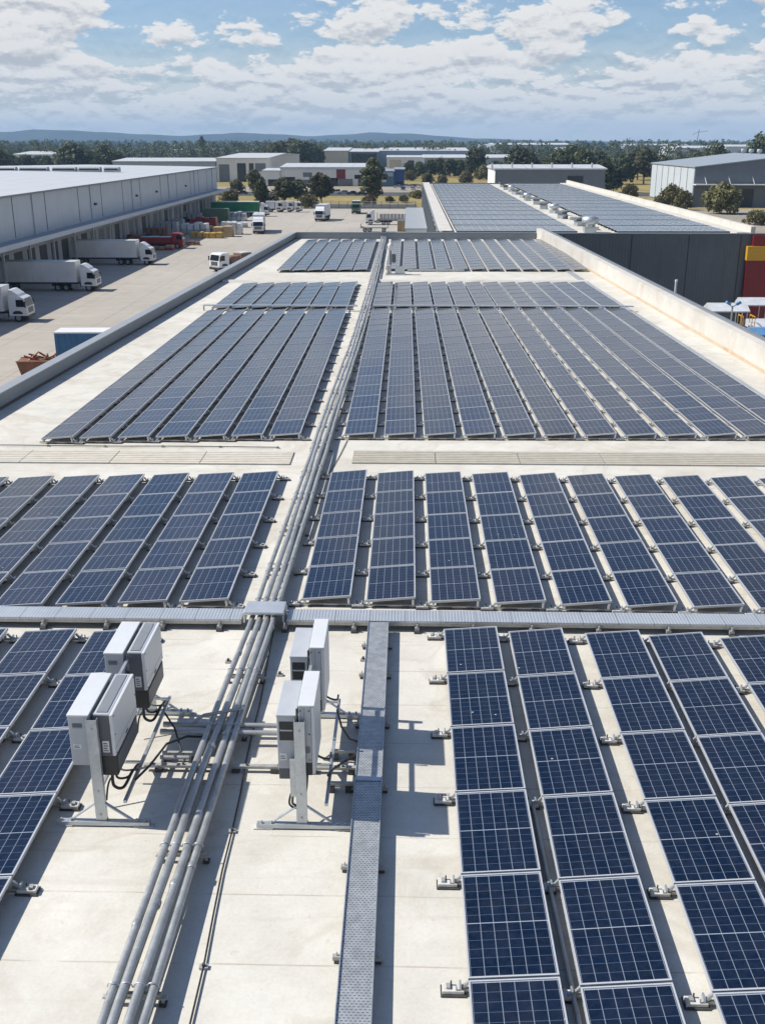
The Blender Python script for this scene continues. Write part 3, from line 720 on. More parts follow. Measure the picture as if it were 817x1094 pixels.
def lead(o, pts, r=.014, mt='rubber'):
    v = [Vector(p) for p in pts]; out = []
    for i in range(len(v)-1):                   # Catmull-Rom
        p0, p1, p2, p3 = v[max(i-1, 0)], v[i], v[i+1], v[min(i+2, len(v)-1)]
        for k in range(6):
            t = k/6; out.append(.5*((2*p1)+(p2-p0)*t+(2*p0-5*p1+4*p2-p3)*t*t+(3*p1-p0-3*p2+p3)*t**3))
    out.append(v[-1]); m = MB(); m.tube(out, r, mt, 7); m.build('cable', o)
def inverter_left(y0, y1, label):
    o = thing('solar_inverter', (-3.76, (y0+y1)/2, ZR), label, 'inverter', 'wall-box inverters on the stands')
    L = (y1-y0)/2
    m = MB(); m.box(-.285, -.03, -L, L, .82, 1.50, 'inv_lgrey', .012); m.box(-.292, -.024, -L-.012, L+.012, 1.501, 1.53, 'inv_white', .01)
    m.build('rear_housing', o)
    m = MB()
    for k in range(5): m.box(-.235, -.115, -L-.004, -L+.002, 1.40-.014*k, 1.408-.014*k, 'inv_dark')
    m.build('vent', o)
    m = MB(); m.box(-.25, -.07, -L-.003, -L+.004, .87, 1.36, 'inv_lgrey', .003); m.build('end_panel', o)
    m = MB(); m.box(.03, .218, -L+.02, L-.02, .94, 1.505, 'inv_dark', .012); m.build('front_housing', o)
    m = MB(); m.box(.028, .222, -L+.012, L-.012, 1.506, 1.532, 'inv_top', .01); m.build('top_panel', o)
    m = MB(); m.box(.219, .262, -L, L, .955, 1.528, 'inv_white', .012); m.build('front_cover', o)
    m = MB(); m.box(.06, .258, -L+.03, L-.03, .66, .938, 'inv_black', .012); m.build('connection_box', o)
    m = MB(); m.box(.2595, .264, -L+.05, L-.05, .70, .92, 'inv_dark', .002); m.build('lower_cover', o)
    m = MB(); m.box(.105, .185, -L+.012, -L+.02, 1.0, 1.16, 'label_white')
    for k in range(4): m.box(.118, .172-.012*(k % 2), -L+.0085, -L+.0115, 1.02+.033*k, 1.032+.033*k, 'label_ink')
    m.build('rating_label', o)
    m = MB(); m.box(.2625, .2665, -.05, .05, .985, 1.012, 'label_ink'); m.build('display', o)
    m = MB()
    for yy in (-L+.04, L-.04):
        for zz in (.985, 1.24, 1.495): m.tube([(.262, yy, zz), (.2665, yy, zz)], .011, 'dark_iron', 8)
    m.build('screws', o)
    m = MB(); m.box(.2622, .2636, -L+.004, L-.004, 1.058, 1.062, 'inv_dark'); m.build('seam', o)
    m = MB()
    for k in range(9): m.box(.06+.015*k, .066+.015*k, -L+.05, L-.05, 1.5325, 1.545, 'inv_lgrey')
    m.build('cooling_fins', o)
    m = MB(); m.box(-.245, -.15, -L-.0065, -L-.004, 1.06, 1.12, 'label_white'); m.box(-.235, -.165, -L-.0085, -L-.007, 1.075, 1.085, 'label_ink'); m.box(-.235, -.18, -L-.0085, -L-.007, 1.095, 1.103, 'label_ink'); m.build('rating_label', o)
    m = MB()
    for k in range(5): m.tube([(.15, -L+.12+k*.13, .66), (.15, -L+.12+k*.13, .60)], .022, 'inv_black', 8)
    m.build('gland', o)
    lead(o, [(.15, -L+.12, .62), (.16, -L+.11, .46), (.26, -L+.16, .40), (.34, -L+.34, .52), (.31, -L+.6, .36)], .02)
    lead(o, [(.15, -L+.25, .62), (.18, -L+.22, .50), (.29, -L+.3, .46), (.35, -L+.48, .50), (.31, -L+.75, .35)], .015)
    lead(o, [(.15, -L+.38, .62), (.20, -L+.36, .52), (.32, -L+.5, .44), (.32, -L+.8, .36)], .013, 'conduit_grey')
    lead(o, [(.15, -L+.51, .62), (.1, -L+.5, .45), (.0, -L+.4, .3), (-.02, -L+.3, .1)], .013)
    m = MB(); m.box(-.029, .027, -L+.1, -L+.16, 1.2, 1.48, 'galv'); m.box(-.029, .027, L-.16, L-.1, 1.2, 1.48, 'galv'); m.box(-.0285, .0265, -L+.1605, L-.1605, 1.3, 1.36, 'inv_black'); m.build('wall_bracket', o)
    return o
inverter_left(10.60, 11.62, 'nearer white and charcoal inverter on the stand left of the conduits')
inverter_left(12.18, 13.12, 'farther white and charcoal inverter on the stand left of the conduits')
def inverter_right(y0, y1, label):
    o = thing('solar_inverter', (-1.28, (y0+y1)/2, ZR), label, 'inverter', 'wall-box inverters on the stands')
    L = (y1-y0)/2
    m = MB(); m.box(-.25, -.02, -L, L, .80, 1.525, 'inv_lgrey', .012); m.build('rear_housing', o)
    m = MB(); m.box(-.256, -.016, -L-.006, L+.006, 1.526, 1.55, 'inv_top', .008); m.build('top_panel', o)
    m = MB(); m.box(-.22, -.05, -L-.004, -L+.004, 1.20, 1.46, 'inv_black', .002); m.box(-.21, -.06, -L-.008, -L-.0045, 1.33, 1.35, 'inv_lgrey'); m.build('display', o)
    m = MB(); m.box(-.245, -.025, -L+.015, L-.015, .64, .798, 'inv_dark', .01); m.build('connection_box', o)
    m = MB(); m.box(.02, .165, -L-.02, L-.02, .90, 1.675, 'inv_lgrey', .012); m.build('front_housing', o)
    m = MB(); m.box(.015, .212, -L-.03, L-.01, 1.676, 1.70, 'inv_white', .008); m.build('lid', o)
    m = MB(); m.box(.166, .208, -L-.02, L-.02, .74, 1.67, 'inv_white', .012); m.build('front_cover', o)
    m = MB(); m.box(.03, .164, -L+.01, L-.05, .70, .898, 'inv_black', .01); m.build('lower_box', o)
    m = MB(); m.tube([(.0, -L-.04, 1.66), (.0, -L-.04, 1.50)], .012, 'dark_iron', 6); m.build('latch', o)
    m = MB(); m.box(.085, .088, -L-.0225, -L-.0195, .92, 1.66, 'inv_dark'); m.build('seam', o)
    m = MB()
    for xx in (.04, .145):
        for zz in (.94, 1.3, 1.62): m.tube([(xx, -L-.026, zz), (xx, -L-.019, zz)], .010, 'dark_iron', 8)
    m.build('screws', o)
    m = MB()
    for k in range(6): m.box(.03, .15, -L-.0235, -L-.0195, 1.04+.016*k, 1.047+.016*k, 'inv_dark')
    m.build('vent', o)
    m = MB(); m.box(-.225, -.14, -L-.004, -L-.001, .92, 1.02, 'label_white'); m.box(-.215, -.155, -L-.006, -L-.0045, .945, .955, 'label_ink'); m.box(-.215, -.165, -L-.006, -L-.0045, .975, .985, 'label_ink'); m.build('rating_label', o)
    m = MB(); m.box(-.10, -.035, -L-.09, -L-.055, .46, .98, 'galv', .004); m.build('cable_duct', o)
    m = MB(); m.box(-.019, .019, -L+.1, -L+.16, 1.2, 1.48, 'galv'); m.box(-.019, .019, L-.16, L-.1, 1.2, 1.48, 'galv'); m.build('wall_bracket', o)
    lead(o, [(-.07, -L-.07, .48), (-.08, -L-.08, .36), (-.02, -L-.02, .30), (.03, -L+.1, .40), (.05, -L+.2, .70)], .016, 'cable_brown')
    lead(o, [(-.10, -L-.06, .48), (-.12, -L-.06, .33), (-.02, -L, .24), (.06, -L+.2, .34), (.08, -L+.3, .70)], .013)
    lead(o, [(.1, L-.2, .70), (.18, L-.1, .5), (.3, L, .40), (.31, L+.2, .36)], .015)
    return o
inverter_right(10.62, 11.45, 'nearer grey inverter with a black display on the stand beside the perforated tray')
inverter_right(12.10, 12.95, 'farther grey inverter with a black display on the stand beside the perforated tray')

# branch pipes between inverters and the long conduits
for k, (x0, x1, y, lb) in enumerate(((-3.42, -2.76, 12.55, 'upper branch pipe from the left inverter stand to the conduits'), (-3.42, -2.76, 12.36, 'lower branch pipe from the left inverter stand to the conduits'),
                        (-2.42, -1.55, 12.55, 'upper branch pipe from the conduits to the right inverter stand'), (-2.42, -1.55, 12.36, 'lower branch pipe from the conduits to the right inverter stand'))):
    o = thing('branch_pipe', ((x0+x1)/2, y, ZR+.2), lb, 'pipe', 'branch pipes to the inverters')
    L = (x1-x0)/2
    m = MB(); m.tube([(-L, 0, 0), (0, .004, 0), (L, 0, 0)], .037, 'conduit_grey', 10); m.build('pipe', o)
    m = MB()
    for s in (-1, 1): m.tube([(s*L*.86-.04, 0, 0), (s*L*.86+.04, 0, 0)], .043, 'conduit_grey', 10)
    m.build('coupling', o)
o = thing('strut_channel', (-2.3, 11.72, ZR), 'dark steel strut channel running under the conduits between the two stands', 'strut')
m = MB(); m.box(-1.2, 1.72, -.03, .03, .06, .10, 'galv_old')
for k in range(7): m.tube([(-1.1+k*.43, 0, .1), (-1.1+k*.43, 0, .125)], .016, 'dark_iron', 6)
m.build('channel', o)
m = MB()
for k in range(6): m.box(-1.05+k*.52, -.95+k*.52, -.05, .05, .004, .0595, 'dark_iron')
m.build('foot', o)
m = MB(); m.bar((-.68, .02, .21), (1.0, .02, .21), .045, .05, 'conduit_grey') if False else m.tube([(-1.0, .1, .14), (-.6, .1, .14)], .03, 'conduit_grey', 8)
m.build('pipe_stub', o)
o = thing('cross_pipe', (-2.6, 12.75, ZR+.30), 'thin grey pipe laid slantwise over the four conduits', 'pipe')
m = MB(); m.tube([(-.42, -.22, -.1), (-.33, -.17, -.02), (-.25, -.10, 0), (.18, .06, 0), (.28, .1, -.01)], .024, 'conduit_grey', 8); m.build('pipe', o)
for k, (pp, rr_, mt_, lb) in enumerate((
    ([(-3.38, 10.9, ZR+.42), (-3.30, 11.3, ZR+.36), (-3.22, 11.9, ZR+.30), (-3.02, 12.25, ZR+.2), (-2.80, 12.3, ZR+.16)], .017, 'rubber', 'black cable drooping from the near left inverter to the conduits'),
    ([(-3.36, 12.45, ZR+.45), (-3.2, 12.3, ZR+.30), (-3.05, 12.0, ZR+.12), (-2.95, 11.75, ZR+.12)], .015, 'rubber', 'black cable looping from the far left inverter to the strut channel'),
    ([(-.96, 11.0, ZR+.45), (-.92, 11.4, ZR+.28), (-.80, 11.75, ZR+.16), (-.66, 11.9, ZR+.15)], .016, 'rubber', 'black cable from the near right inverter to the perforated tray'),
    ([(-.95, 12.6, ZR+.45), (-.88, 12.45, ZR+.26), (-.76, 12.3, ZR+.16), (-.65, 12.25, ZR+.15)], .016, 'cable_brown', 'brown cable from the far right inverter to the perforated tray'))):
    cable(pp, rr_, mt_, lb, None, 'power_cable', 'cables from the inverters')
for x0, x1, y, lb in ((-3.3, -2.8, 11.95, 'short flat strut between the left stand and the conduits'), (-1.0, -.66, 12.05, 'short flat strut between the right stand and the perforated tray'), (-1.0, -.66, 11.3, 'second short strut between the right stand and the perforated tray')):
    o = thing('cross_strut', ((x0+x1)/2, y, ZR), lb, 'strut', 'cross struts by the inverters'); L = (x1-x0)/2
    m = MB(); m.box(-L, L, -.022, .022, .10, .145, 'galv_old'); m.build('channel', o)
    m = MB(); m.box(-L+.02, -L+.10, -.04, .04, .004, .0995, 'dark_iron'); m.box(L-.10, L-.02, -.04, .04, .004, .0995, 'dark_iron'); m.build('foot', o)
# small strewn fittings left on the roof
for k, (px, py) in enumerate(((244, 708), (299, 722), (388, 706))):
    g = G(px, py, ZR)
    o = thing('roof_clamp', g, ('small rusty roof clamp left of the conduits above the inverters', 'small roof clamp beside the black cable above the inverters', 'small roof clamp beside the perforated tray near the cross tray')[k], 'clamp', 'loose clamps on the roof')
    m = MB(); m.box(-.05, .05, -.035, .035, .003, .03, 'galv_old', .004); m.box(-.02, .02, -.02, .02, .03, .07, 'dark_iron'); m.build('body', o)

# weather mast at the far gap
g = G(417, 293, ZR)
o = thing('weather_mast', g, 'small white-headed mast with a dark box standing beside the conduits', 'mast')
m = MB(); m.tube([(0, 0, .08), (0, 0, 1.75)], .05, 'inv_dark', 8); m.box(-.3, .95, -.4, .3, .02, .08, 'galv'); m.build('mast', o)
m = MB(); m.tube([(0, 0, 1.5), (0, 0, 1.55), (0, 0, 1.85), (0, 0, 1.95)], [.08, .17, .19, .09], 'inv_white', 12); m.build('head', o)
m = MB(); m.box(.08, .34, -.12, .12, .75, 1.25, 'inv_dark', .01); m.build('box', o)
m = MB(); m.box(.3, .9, -.25, .2, .0805, .5, 'galv', .02); m.box(-.22, .05, -.3, -.08, .081, .6, 'inv_lgrey', .02); m.build('base_cabinet', o)
o = thing('roof_pipe', G(450, 290, ZR), 'low grey pipe lying right of the white-headed mast', 'pipe')
m = MB(); m.tube([(-.9, 0, .09), (2.8, .1, .09)], .07, 'galv', 8); m.build('pipe', o)

# ------------------------------------------------------------------ neighbour's building with rooftop panels
NX0, NX1, NY0, NY1, NZ = 3.1, 31.2, 97.2, 214., 11.9
nb = thing('neighbour_warehouse', (0, 0, 0), 'dark grey walled warehouse with rooftop panels behind the far parapet', 'warehouse')
m = MB(); m.quad((NX0, NY0, NZ), (NX1, NY0, NZ), (NX1, NY1, NZ), (NX0, NY1, NZ), 'roof_membrane'); m.build('roof', nb)
m = MB(); m.box(NX0-.3, NX1+9, NY0-.3, NY0, 0, NZ+.10, 'wall_dark'); w = m.build('wall', nb); w['label'] = 'dark grey front wall'
for x in (8., 14.2, 20.4, 25.6, 30.3): link('wall_joint', MB().box(-.045, .045, NY0-.315, NY0-.301, 0, NZ, 'seam_dark').mesh('wall_joint'), w, (x, 0, 0))
m = MB(); m.box(NX0-.36, NX1+9, NY0-.36, NY0+.14, NZ+.102, NZ+.17, 'coping'); m.build('coping', w)
m = MB(); m.box(NX0-.3, NX0, NY0+.003, NY1, 0, NZ+.25, 'wall_white'); m.build('wall', nb)
m = MB(); m.box(NX0-.34, NX0+.95, NY0+.2, NY1, NZ+.253, NZ+.32, 'parapet_white'); m.box(NX0-.42, NX0-.342, NY0, NY1, NZ+.1, NZ+.34, 'coping'); m.build('coping', nb)
PIL = MB().box(-.25, -.003, -.2, .2, 0, NZ+.05, 'wall_grey').mesh('pilaster'); DRG = MB().box(-.02, -.002, -2.4, 2.4, .1, 5.2, 'door_grey').mesh('door')
for k in range(17): link('pilaster', PIL, nb, (NX0-.3, NY0+3.2+k*6.8, 0))
for k in range(16): link('door', DRG, nb, (NX0-.3, NY0+6.6+k*6.8, 0))
m = MB(); m.box(NX1, NX1+.4, NY0+.003, NY1, 0, NZ+.75, 'parapet_white'); m.box(NX1-1.2, NX1-.003, NY0+.2, NY1, NZ+.005, NZ+.22, 'parapet_white'); m.build('parapet', nb)
m = MB(); m.box(NX0, NX1, NY1, NY1+.3, 0, NZ+.2, 'wall_grey'); m.build('wall', nb)
# red corner, yellow band, shop front
m = MB(); m.box(30.9, 33.1, NY0-.75, NY0-.32, 0, 9.72, 'wall_red'); m.box(31.3, 44, NY0-.76, NY0-.32, 11.0, NZ+.05, 'wall_red'); m.build('pillar', nb)['label'] = 'dark red corner pillar and fascia'
m = MB(); m.box(30.8, 44, NY0-1.0, NY0-.32, 9.73, 10.98, 'wall_yellow'); m.build('fascia_band', nb)['label'] = 'yellow band over the red pillar'
m = MB()
for z0, z1 in ((0, 3.2), (3.5, 5.9), (6.5, 9.5)): m.box(33.2, 44, NY0-.42, NY0-.32, z0, z1, 'glass_dark')
m.build('shop_window', nb)
m = MB(); m.box(33.15, 44, NY0-.5, NY0-.33, 5.95, 6.45, 'wall_bluegrey'); m.box(33.15, 44, NY0-.46, NY0-.33, 3.22, 3.48, 'wall_grey'); m.build('window_band', nb)
# panels laid flat on the neighbour's roof
def flat_array(x0, x1, ys, n):
    mb = MB(); w = (x1-x0)/n
    for ya, yb in ys:
        for i in range(n):
            a = x0+i*w+.05; b = x0+(i+1)*w-.05
            mb.add([(a, ya, .0), (b, ya, .0), (b, yb, .03), (a, yb, .03)], [(0, 1, 2, 3)], 'panel_sky_sheen')
            for p, q in (((a-.02, ya-.03), (b+.02, ya)), ((a-.02, yb), (b+.02, yb+.03))): mb.box(p[0], q[0], p[1], q[1], -.02 if p[1] < ya else .0, .03 if p[1] < ya else .055, 'frame_alu')
            mb.quad((b, ya, .012), (b+.04, ya, .012), (b+.04, yb, .042), (b, yb, .042), 'frame_alu'); mb.quad((a-.04, ya, .014), (a, ya, .014), (a, yb, .044), (a-.04, yb, .044), 'frame_alu')
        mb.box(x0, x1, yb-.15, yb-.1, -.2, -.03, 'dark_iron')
        if ys.index((ya, yb)) % 4 == 0: mb.box(x0, x1, ya-.12, ya-.06, -.2, .05, 'wall_grey')  # dark strip added to draw the shading under each group's raised near edge
    return mb
ys = []
y = NY0+1.0
while y < NY1-6:
    for k in range(4): ys.append((y+k*1.62, y+k*1.62+1.58))
    y += 4*1.62+.9
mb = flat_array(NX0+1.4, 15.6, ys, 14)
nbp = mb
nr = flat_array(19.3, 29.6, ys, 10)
o = len(nbp.v); k0 = len(nbp.f)
for i, f in enumerate(nr.f):
    nbp.f.append(tuple(o+j for j in f)); nbp.m.append(nbp.mi(nr.mats[nr.m[i]])); nbp.sm.append(False)
    if i in nr.uv: nbp.uv[k0+i] = nr.uv[i]
nbp.v += nr.v
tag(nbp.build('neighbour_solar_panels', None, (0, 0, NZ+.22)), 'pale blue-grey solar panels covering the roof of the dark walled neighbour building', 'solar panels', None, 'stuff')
# ventilators along the ridge strip
def ventilator():
    m = MB(); m.box(-.55, .55, -.55, .55, 0, .5, 'galv'); m.tube([(0, 0, .5), (0, 0, .75), (0, 0, .8), (0, 0, 1.35), (0, 0, 1.5)], [.5, .5, .78, .78, .3], 'galv', 14)
    return m.mesh('roof_ventilator')
def hood():
    m = MB(); m.box(-.55, .55, -.55, .55, 0, .65, 'galv'); m.bar((-.75, 0, .85), (.75, 0, 1.1), 1.3, .28, 'wall_grey'); m.box(-.45, .45, -.45, .45, .65, .95, 'dark_iron')
    return m.mesh('roof_ventilator')
VEN, HOD = ventilator(), hood()
for k in range(12):
    y = NY0+2.6+k*9.0-(1.2 if k % 3 == 1 else 0); x = 17.0+.25*(k % 2)
    big = k in (0,)
    s = (1.0 if big else .74)
    o = link('roof_ventilator', VEN if k % 3 == 0 else HOD, None, (x, y, NZ), (0, 0, .3*k)); o.scale = (s, s, s)
    tag(o, '%s roof ventilator on the neighbour roof strip, %s from the front edge' % ('round pale' if k % 3 == 0 else 'dark hooded', ORD[k+1]), 'ventilator', 'ventilators on the neighbour roof')
for k in range(6):
    o = link('roof_duct', MB().box(-.4, .4, -1.6, 1.6, .02, .35, 'parapet_white', .1).mesh('roof_duct'), None, (17.9, NY0+6.5+k*14, NZ))
    tag(o, 'long white duct box on the neighbour roof strip, %s from the front' % ORD[k+1], 'duct', 'white ducts on the neighbour roof')
# annex left of the neighbour
o = thing('loading_annex', (1.2, 150, 0), 'pale grey ribbed annex against the left wall of the dark neighbour building', 'annex')
m = MB(); m.box(-1.6, 1.3, -6, 40, 0, 8.6, 'wall_lightgrey'); m.build('wall', o)
m = MB(); m.box(-1.7, 1.35, -6.1, 40.1, 8.603, 8.8, 'coping_light'); m.build('roof', o)

# ------------------------------------------------------------------ left warehouse with loading docks
LX, LY0, LY1, LZ = -57.0, 40., 318., 12.6
lw = thing('dock_warehouse', (0, 0, 0), 'long pale grey warehouse with a white roof and truck docks on the left', 'warehouse')
m = MB(); m.box(LX-79, LX, LY0, LY1, 6.4, LZ, 'wall_lightgrey'); w = m.build('wall', lw)
yj = [66, 92, 117, 134, 152, 166, 183, 197, 212, 226, 245, 262, 279, 290, 302]
WJ = MB().box(.003, .03, -.11, .11, 6.7, LZ-.1, 'seam_dark').mesh('wall_joint')
for y in yj: link('wall_joint', WJ, w, (LX, y, 0))
FL = MB().box(.003, .35, -.5, .5, 9.0, 9.4, 'truck_dark').mesh('flood_light')
for y in (140, 188, 218, 236, 268): link('flood_light', FL, w, (LX, y+4.5, 0))
m = MB(); m.prism([(LX-80, LZ+.02), (LX+.5, LZ+.02), (LX+.5, LZ+.15), (LX-38, LZ+.75), (LX-80, LZ+.15)], LY0-.4, LY1+.4, 'roof_white', 'y'); m.box(LX+.502, LX+.62, LY0-.4, LY1+.4, LZ-.12, LZ+.16, 'coping'); m.build('roof', lw)
m = MB(); m.box(LX+.003, LX+3.4, LY0, LY1+1, 6.25, 6.50, 'wall_bluegrey'); m.box(LX+3.403, LX+3.5, LY0, LY1+1, 6.1, 6.8, 'wall_lightgrey'); m.build('canopy', lw)
m = MB(); m.box(LX-79, LX-.4, LY0+1, LY1-1, 0, 6.39, 'wall_concrete'); m.build('dock_wall', lw)
m = MB(); m.box(LX-.39, LX+.1, LY0+1, LY1-1, 0, 1.15, 'wall_grey'); m.build('dock_plinth', lw)
mpost = MB().box(-.15, .15, -.15, .15, 0, 6.24, 'wall_lightgrey').mesh('canopy_post')
md = MB(); md.box(-.06, .02, -1.6, 1.6, 1.2, 4.6, 'door_dark'); md = md.mesh('dock_door')
mg = MB(); mg.box(-.06, .02, -1.6, 1.6, 1.2, 4.6, 'door_grey')
for k in range(5): mg.box(.021, .03, -1.5, 1.5, 1.5+k*.62, 1.56+k*.62, 'seam_dark')
mg = mg.mesh('dock_door')
k = 0; y = 110.
while y < 314:
    link('dock_door', md if (y < 178 or k % 4 == 2) else mg, lw, (LX-.35, y, 0)); y += 5.4; k += 1
y = 113.
while y < 314: link('canopy_post', mpost, lw, (LX+.45, y-.3, 0)); y += 10.8
DP = MB().tube([(0, 0, 6.6), (0, 0, LZ-.1)], .10, 'wall_lightgrey', 6).mesh('downpipe')
for y in (100, 128, 160, 190, 219, 253, 284, 310): link('downpipe', DP, lw, (LX+.14, y, 0))
# skylight humps along the far side of its roof
for k, (px0, px1) in enumerate(((-10, 18), (22, 52), (57, 82), (85, 108), (112, 128))):
    g0 = AY((px0+px1)/2, 177.5, 250-0*k)
    o = thing('roof_monitor', (G(px0, 181.5, LZ+.8).x, G(px0, 181.5, LZ+.8).y, LZ+.75), 'long low grey roof vent on the white dock warehouse roof, %s from left' % ORD[k+1], 'roof vent', 'roof vents on the dock warehouse')
    x1 = G(px1, 181.5, LZ+.8).x-G(px0, 181.5, LZ+.8).x
    m = MB(); m.prism([(-1., -.3), (1., -.3), (1., .4), (.5, .8), (-.5, .8), (-1., .4)], 0, x1, 'roof_grey', 'x'); m.build('hood', o)
    m = MB(); m.box(.2, x1-.2, -1.03, -1.003, .1, .5, 'truck_dark'); m.build('louvre', o)

# ------------------------------------------------------------------ vehicles
def wheel_mesh(r, w):
    m = MB(); n = 16
    def ring(x, rr): return [(x, rr*math.cos(2*math.pi*k/n), rr*math.sin(2*math.pi*k/n)) for k in range(n)]
    vs = ring(-w/2, r*.6)+ring(-w/2, r*.95)+ring(-w/2*.8, r)+ring(w/2*.8, r)+ring(w/2, r*.95)+ring(w/2, r*.6)
    fs = [(i*n+k, i*n+(k+1) % n, (i+1)*n+(k+1) % n, (i+1)*n+k) for i in range(5) for k in range(n)]
    m.add(vs, fs, 'tyre', True)
    for s in (-1, 1): m.add([(s*w*.42, p[1], p[2]) for p in ring(0, r*.6)], [tuple(range(n))], 'hub')
    for s in (-1, 1): m.tube([(s*w*.40, 0, 0), (s*w*.5, 0, 0)], r*.2, 'hub', 8)
    return m.mesh('wheel')
WH = wheel_mesh(.5, .36); WHS = wheel_mesh(.33, .22)
def cab_parts(o, body='truck_white', y=0., tall=3.35, roof=True):
    """cab-over tractor cab: front face at +y = y"""
    m = MB(); w = 1.22
    prof = [(y-2.15, .75), (y-.05, .75), (y, 1.0), (y-.02, 1.75), (y-.32, 2.75), (y-.75, 2.95), (y-2.15, 2.95)]
    m.prism(prof, -w, w, body, 'x')
    if roof: m.prism([(y-2.1, 2.953), (y-.85, 2.953), (y-1.0, 3.2), (y-1.75, tall+.35), (y-2.1, tall+.35)], -w*.93, w*.93, body, 'x')
    m.build('cab', o)
    m = MB(); m.add([(-w*.9, y+.012-.02, 1.80), (w*.9, y+.012-.02, 1.80), (w*.86, y-.305+.02, 2.68), (-w*.86, y-.305+.02, 2.68)], [(0, 1, 2, 3)], 'glass_dark'); m.build('windscreen', o)
    for s in (-1, 1):
        m = MB(); m.prism([(y-1.25, 1.78), (y-.18, 1.78), (y-.40, 2.6), (y-1.25, 2.6)], s*(w+.002), s*(w+.02), 'glass_dark', 'x'); m.build('side_window', o)
        m = MB(); m.box(s*.98-.16, s*.98+.16, y-.02, y+.03, .92, 1.15, 'headlamp', .02); m.build('headlight', o)
        m = MB(); m.box(s*(w+.22)-.09, s*(w+.22)+.09, y-.2, y-.05, 1.75, 2.45, 'truck_dark', .02); m.bar((s*w, y-.15, 2.4), (s*(w+.22), y-.12, 2.4), .04, .04, 'truck_dark'); m.build('mirror', o)
    m = MB(); m.box(-.8, .8, y+.002, y+.035, 1.05, 1.65, 'truck_dark', .01)
    for k in range(4): m.box(-.76, .76, y+.036, y+.045, 1.12+k*.13, 1.16+k*.13, 'hub')
    m.build('grille', o)
    m = MB(); m.box(-w-.02, w+.02, y-.5, y+.08, .38, .75, 'truck_dark' if body != 'truck_red' else 'truck_red', .06); m.build('bumper', o)
    for s in (-1, 1):
        m = MB(); m.prism([(y-1.75, .95), (y-.55, .95), (y-.62, 1.18), (y-.9, 1.32), (y-1.4, 1.32), (y-1.68, 1.18)], s*(w+.003), s*(w+.03), 'truck_dark', 'x'); m.build('wheel_arch', o)
def wheels(o, ys, x=1.0, me=None):
    for y in ys:
        for s in (-1, 1): link('wheel', me or WH, o, (s*x, y, .5 if me is None else .33))
def semi(p, rz, label, trailer='trailer_white', L=13.4, body='truck_white', kind='box', group='semi-trailer trucks in the yard'):
    """nose of the cab at p, pointing along local +y"""
    o = thing('semi_truck', (p[0], p[1], 0), label, 'truck', group, rz)
    cab_parts(o, body)
    m = MB(); m.box(-.45, .45, -6.6, -.3, .62, .92, 'truck_dark'); m.box(-1.2, -.6, -3.6, -2.4, .45, 1.0, 'hub', .08); m.box(.6, 1.2, -3.6, -2.4, .45, 1.0, 'hub', .08); m.build('chassis', o)
    y1 = -2.75; y0 = y1-L
    m = MB()
    if kind == 'box':
        m.box(-1.27, 1.27, y0, y1, 1.25, 4.05, trailer, .04)
        for k in range(1, int(L/1.2)): m.box(1.271, 1.285, y0+k*1.2, y0+k*1.2+.05, 1.35, 3.95, 'wrap_white'); m.box(-1.285, -1.271, y0+k*1.2, y0+k*1.2+.05, 1.35, 3.95, 'wrap_white')
        m.box(-1.29, 1.29, y0, y1, 4.051, 4.085, 'roof_white'); m.box(-1.28, 1.28, y0+.05, y1-.05, 1.12, 1.248, 'truck_dark')
    elif kind == 'curtain':
        m.box(-1.27, 1.27, y0, y1, 1.35, 3.85, trailer, .03); m.box(-1.29, 1.29, y0-.02, y1+.02, 3.851, 4.05, 'truck_white', .02); m.box(-1.28, 1.28, y0, y1, 1.12, 1.348, 'truck_white')
    else:
        m.box(-1.27, 1.27, y0, y1, 1.15, 1.4, 'trailer_grey', .03); m.box(-1.25, 1.25, y1-.15, y1, 1.41, 2.9, 'trailer_grey')
        for k in range(int(L/.9)): m.box(-1.22, 1.22, y0+.2+k*.9, y0+.95+k*.9, 1.402, 2.75, 'trailer_grey', .05)
    m.build('trailer', o)
    m = MB(); m.box(-.5, .5, y0+.2, y1-.4, .95, 1.119, 'truck_dark')
    for s in (-1, 1): m.box(s*.8-.06, s*.8+.06, y1-3.1, y1-2.95, .2, 1.1, 'hub')
    m.box(-1.2, 1.2, y0+.05, y0+.12, .6, .95, 'truck_dark'); m.build('underframe', o)
    wheels(o, (-1.15, -4.4, -5.55, y0+1.4, y0+2.7, y0+4.0))
    for s in (-1, 1):
        m = MB(); m.box(s*1.0-.2, s*1.0+.2, y0-.03, y0-.005, .98, 1.12, 'lamp_red'); m.build('tail_light', o)
    return o
def rigid(p, rz, label, box='truck_white', body='truck_white', L=6.4, name='box_truck', group=None, h=3.5):
    o = thing(name, (p[0], p[1], 0), label, 'truck', group, rz)
    cab_parts(o, body, 0, 3.0, False)
    m = MB(); m.box(-1.2, 1.2, -2.4-L, -2.35, 1.05, h, box, .04); m.box(-1.22, 1.22, -2.4-L, -2.35, h+.001, h+.04, 'roof_white'); m.build('cargo_box', o)
    m = MB(); m.box(-.45, .45, -2.3-L, -.3, .6, 1.04, 'truck_dark'); m.build('chassis', o)
    wheels(o, (-1.15, -.9-L)); return o
E_ = math.pi/2
def gxy(px, py): v = G(px, py); return (v.x, v.y)
a = gxy(104, 311); semi((a[0], a[1]+1.1), -E_, 'white semi-trailer truck backed to the dock, nearer of the two fully shown')
a = gxy(164, 283); semi((a[0], a[1]+1.2), -E_, 'white semi-trailer truck backed to the dock beside the red truck')
a = gxy(31, 344); semi((a[0], a[1]+1.1), -E_, 'white cab of a truck nearest the camera, its trailer cut by the left edge', 'trailer_white')
